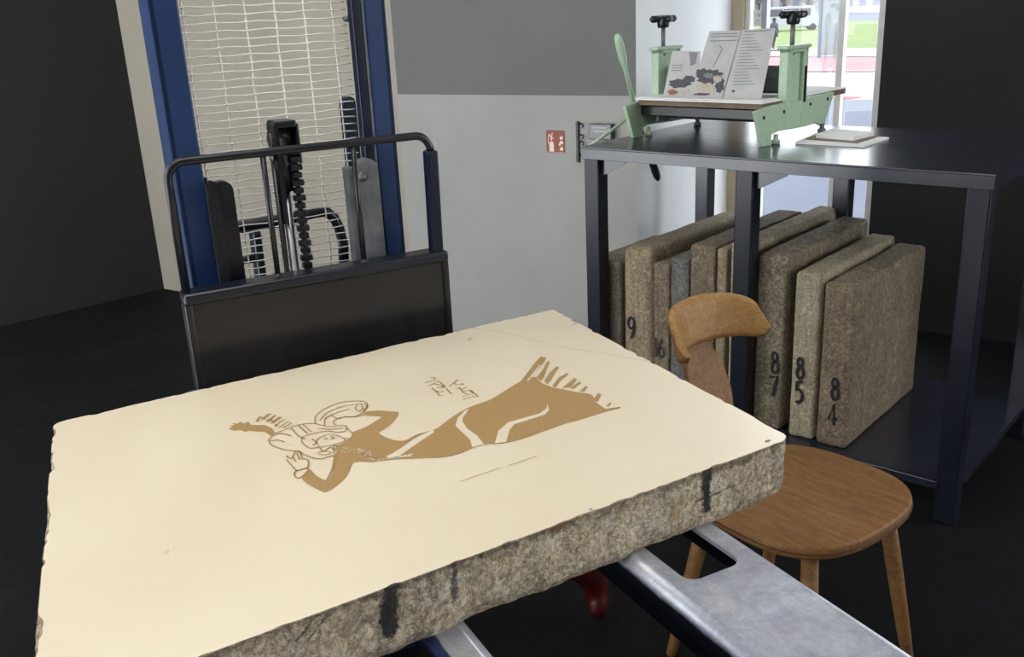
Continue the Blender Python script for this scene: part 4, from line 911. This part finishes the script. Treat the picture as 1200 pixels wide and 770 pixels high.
# ================================================================== CHAIR
CF = Frame((.59, 1.81, 0), math.degrees(math.atan2(-.8, .6)))    # local x = facing direction
chair = thing('wooden_chair', CF, 'light brown wooden chair with a curved backrest beside the stone slab', 'chair')
ZSEAT = .452
def seat_pt(t_):                                                # rounded shield outline
    a = math.radians(t_); c, s = math.cos(a), math.sin(a); e = 2 / 2.7
    return (.21 * math.copysign(abs(c) ** e, c), (.212 + .012 * c) * math.copysign(abs(s) ** e, s))
N_ = 56; out = [seat_pt(360 * i / N_) for i in range(N_)]
b = MB(); lv = [(.985, -.030), (1.0, -.024), (1.0, -.008), (.992, -.002), (.975, 0), (.8, -.0005), (.5, -.004), (.2, -.006)]
vs = []
for k, z in lv:
    for x, y in out: vs.append((x * k, y * k, ZSEAT + z))
fs = [(i * N_ + j, i * N_ + (j + 1) % N_, (i + 1) * N_ + (j + 1) % N_, (i + 1) * N_ + j) for i in range(len(lv) - 1) for j in range(N_)]
b.add(vs, fs, True); b.f.append(list(range(N_))); b.sm.append(False); b.mi.append(0); o_ = (len(lv) - 1) * N_; b.f.append([o_ + j for j in range(N_)]); b.sm.append(True); b.mi.append(0)
b.build('seat', M['wood_seat'], chair)
b = MB(); ring = [V((x * .975, y * .975, ZSEAT + .0006)) for x, y in out]; b.tube([(x * 1.002, y * 1.002, ZSEAT - .017) for x, y in out + out[:1]], .0018, 6, False); b.build('edge_groove', mat('dark_groove', (66, 34, 16), (80, 42, 20), .6), chair)
for x, y, fx_, fy_ in ((.13, .13, .19, .19), (.13, -.13, .19, -.19), (-.13, .12, -.2, .17), (-.13, -.12, -.2, -.17)):
    b = MB(); p0, p1 = V((x, y, ZSEAT - .028)), V((fx_, fy_, 0)); b.tube([p0, p0.lerp(p1, .3), p0.lerp(p1, .7), p1], [.017, .018, .0155, .012], 14); b.build('leg', M['wood_seat'], chair)
# backrest: curved rail
def rail():
    mbk = MB(); n = 28; t0, t1 = -1, 1; secs = []
    for i in range(n + 1):
        t_ = t0 + (t1 - t0) * i / n; y = .139 * math.sin(t_ * 1.25) / math.sin(1.25) * 1.0
        x = -.275 + .075 * t_ * t_ + .012 * t_ ** 4
        ee = max(0, (abs(t_) - .8) / .2); rr = 1 - math.sqrt(max(0, 1 - ee * ee)) * 1.0; hz = (.100 - .022 * abs(t_) ** 3) * (1 - .62 * rr); ztop_ = .818 - .016 * t_ ** 2 - .012 * abs(t_) ** 4 - .022 * rr
        zbot = ztop_ - hz + .02 * (1 - t_ * t_) * 0
        thk = .017
        tang = V((2 * .075 * t_, .15, 0)).normalized(); nr = V((tang.y, -tang.x, 0))
        sec = []
        for k in range(9):                                       # inner face with slight lean
            f_ = k / 8; z = ztop_ + (zbot - ztop_) * f_; lean = -.028 * (1 - f_)
            sec.append(V((x + lean, y, z)) + nr * (thk / 2 * (1 if 0 < k < 8 else .6)))
        for k in range(8, -1, -1):
            f_ = k / 8; z = ztop_ + (zbot - ztop_) * f_; lean = -.028 * (1 - f_)
            sec.append(V((x + lean, y, z)) - nr * (thk / 2 * (1 if 0 < k < 8 else .6)))
        secs.append(sec)
    m_ = 18; vs = [p for s in secs for p in s]
    fs = [(i * m_ + j, i * m_ + (j + 1) % m_, (i + 1) * m_ + (j + 1) % m_, (i + 1) * m_ + j) for i in range(n) for j in range(m_)]
    mbk.add(vs, fs, True); mbk.add(secs[0], [tuple(range(m_))]); mbk.add(secs[-1], [tuple(range(m_))])
    return mbk
rl = rail().build('backrest', M['wood'], chair)
def splat():
    prof = [(0, .045), (.08, .052), (.16, .066), (.22, .060), (.262, .040), (.30, .047), (.345, .058)]   # height above seat, half width
    hs = [p[0] for p in prof]
    pts = []
    import bisect
    for i in range(41):
        h = .345 * i / 40; k = min(max(bisect.bisect(hs, h) - 1, 0), len(prof) - 2); f_ = (h - hs[k]) / (hs[k + 1] - hs[k]); f_ = f_ * f_ * (3 - 2 * f_)
        pts.append((h, prof[k][1] + (prof[k + 1][1] - prof[k][1]) * f_))
    mbs = MB(); vs = []
    for h, w_ in pts:
        x = -.185 - .125 * (h / .345) ** 1.1
        for xx, yy in ((x, -w_), (x, w_), (x - .014, w_), (x - .014, -w_)): vs.append((xx, yy, ZSEAT + h - .012))
    fs = [(i * 4 + j, i * 4 + (j + 1) % 4, (i + 1) * 4 + (j + 1) % 4, (i + 1) * 4 + j) for i in range(40) for j in range(4)]
    mbs.add(vs, fs, False); mbs.add(vs[:4], [(0, 1, 2, 3)]); mbs.add(vs[-4:], [(0, 1, 2, 3)])
    return mbs
splat().build('back_splat', M['wood_seat'], chair, bevel=.003)
# dark red bent metal foot on the floor between the forks
q = at_z(702, 700, .03); F = Frame((q.x, q.y, 0), 0)
def fz(x, y, z): return F.w2l(at_z(x, y, z))
b = MB(); b.tube([fz(648, 655, .30), fz(668, 662, .24), fz(684, 668, .17), fz(697, 682, .10), fz(701, 705, .05), fz(700, 722, .03)], [.03, .032, .034, .034, .03, .018], 14); 
t = b.build('pedal', M['dark_red'], frame=F); tag(t, 'dark red curved metal pedal in the gloom between the two forks', 'pedal')
t.data.update()

# ================================================================== LIGHT
w = bpy.data.worlds.new('world'); bpy.context.scene.world = w; w.use_nodes = True
bg = w.node_tree.nodes['Background']; bg.inputs[0].default_value = (.92, .96, 1, 1); bg.inputs[1].default_value = 4.8
sd = bpy.data.lights.new('sun', 'SUN'); sd.energy = .6; sd.angle = math.radians(8); sd.color = (1, .96, .9); so = bpy.data.objects.new('sun', sd); C.objects.link(so)
so.rotation_euler = (math.radians(38), math.radians(-18), 0)
sc = bpy.context.scene
sc.view_settings.view_transform = 'Standard'; sc.view_settings.look = 'None'; sc.view_settings.gamma = 1; sc.view_settings.use_curve_mapping = False
sc.view_settings.exposure = .0
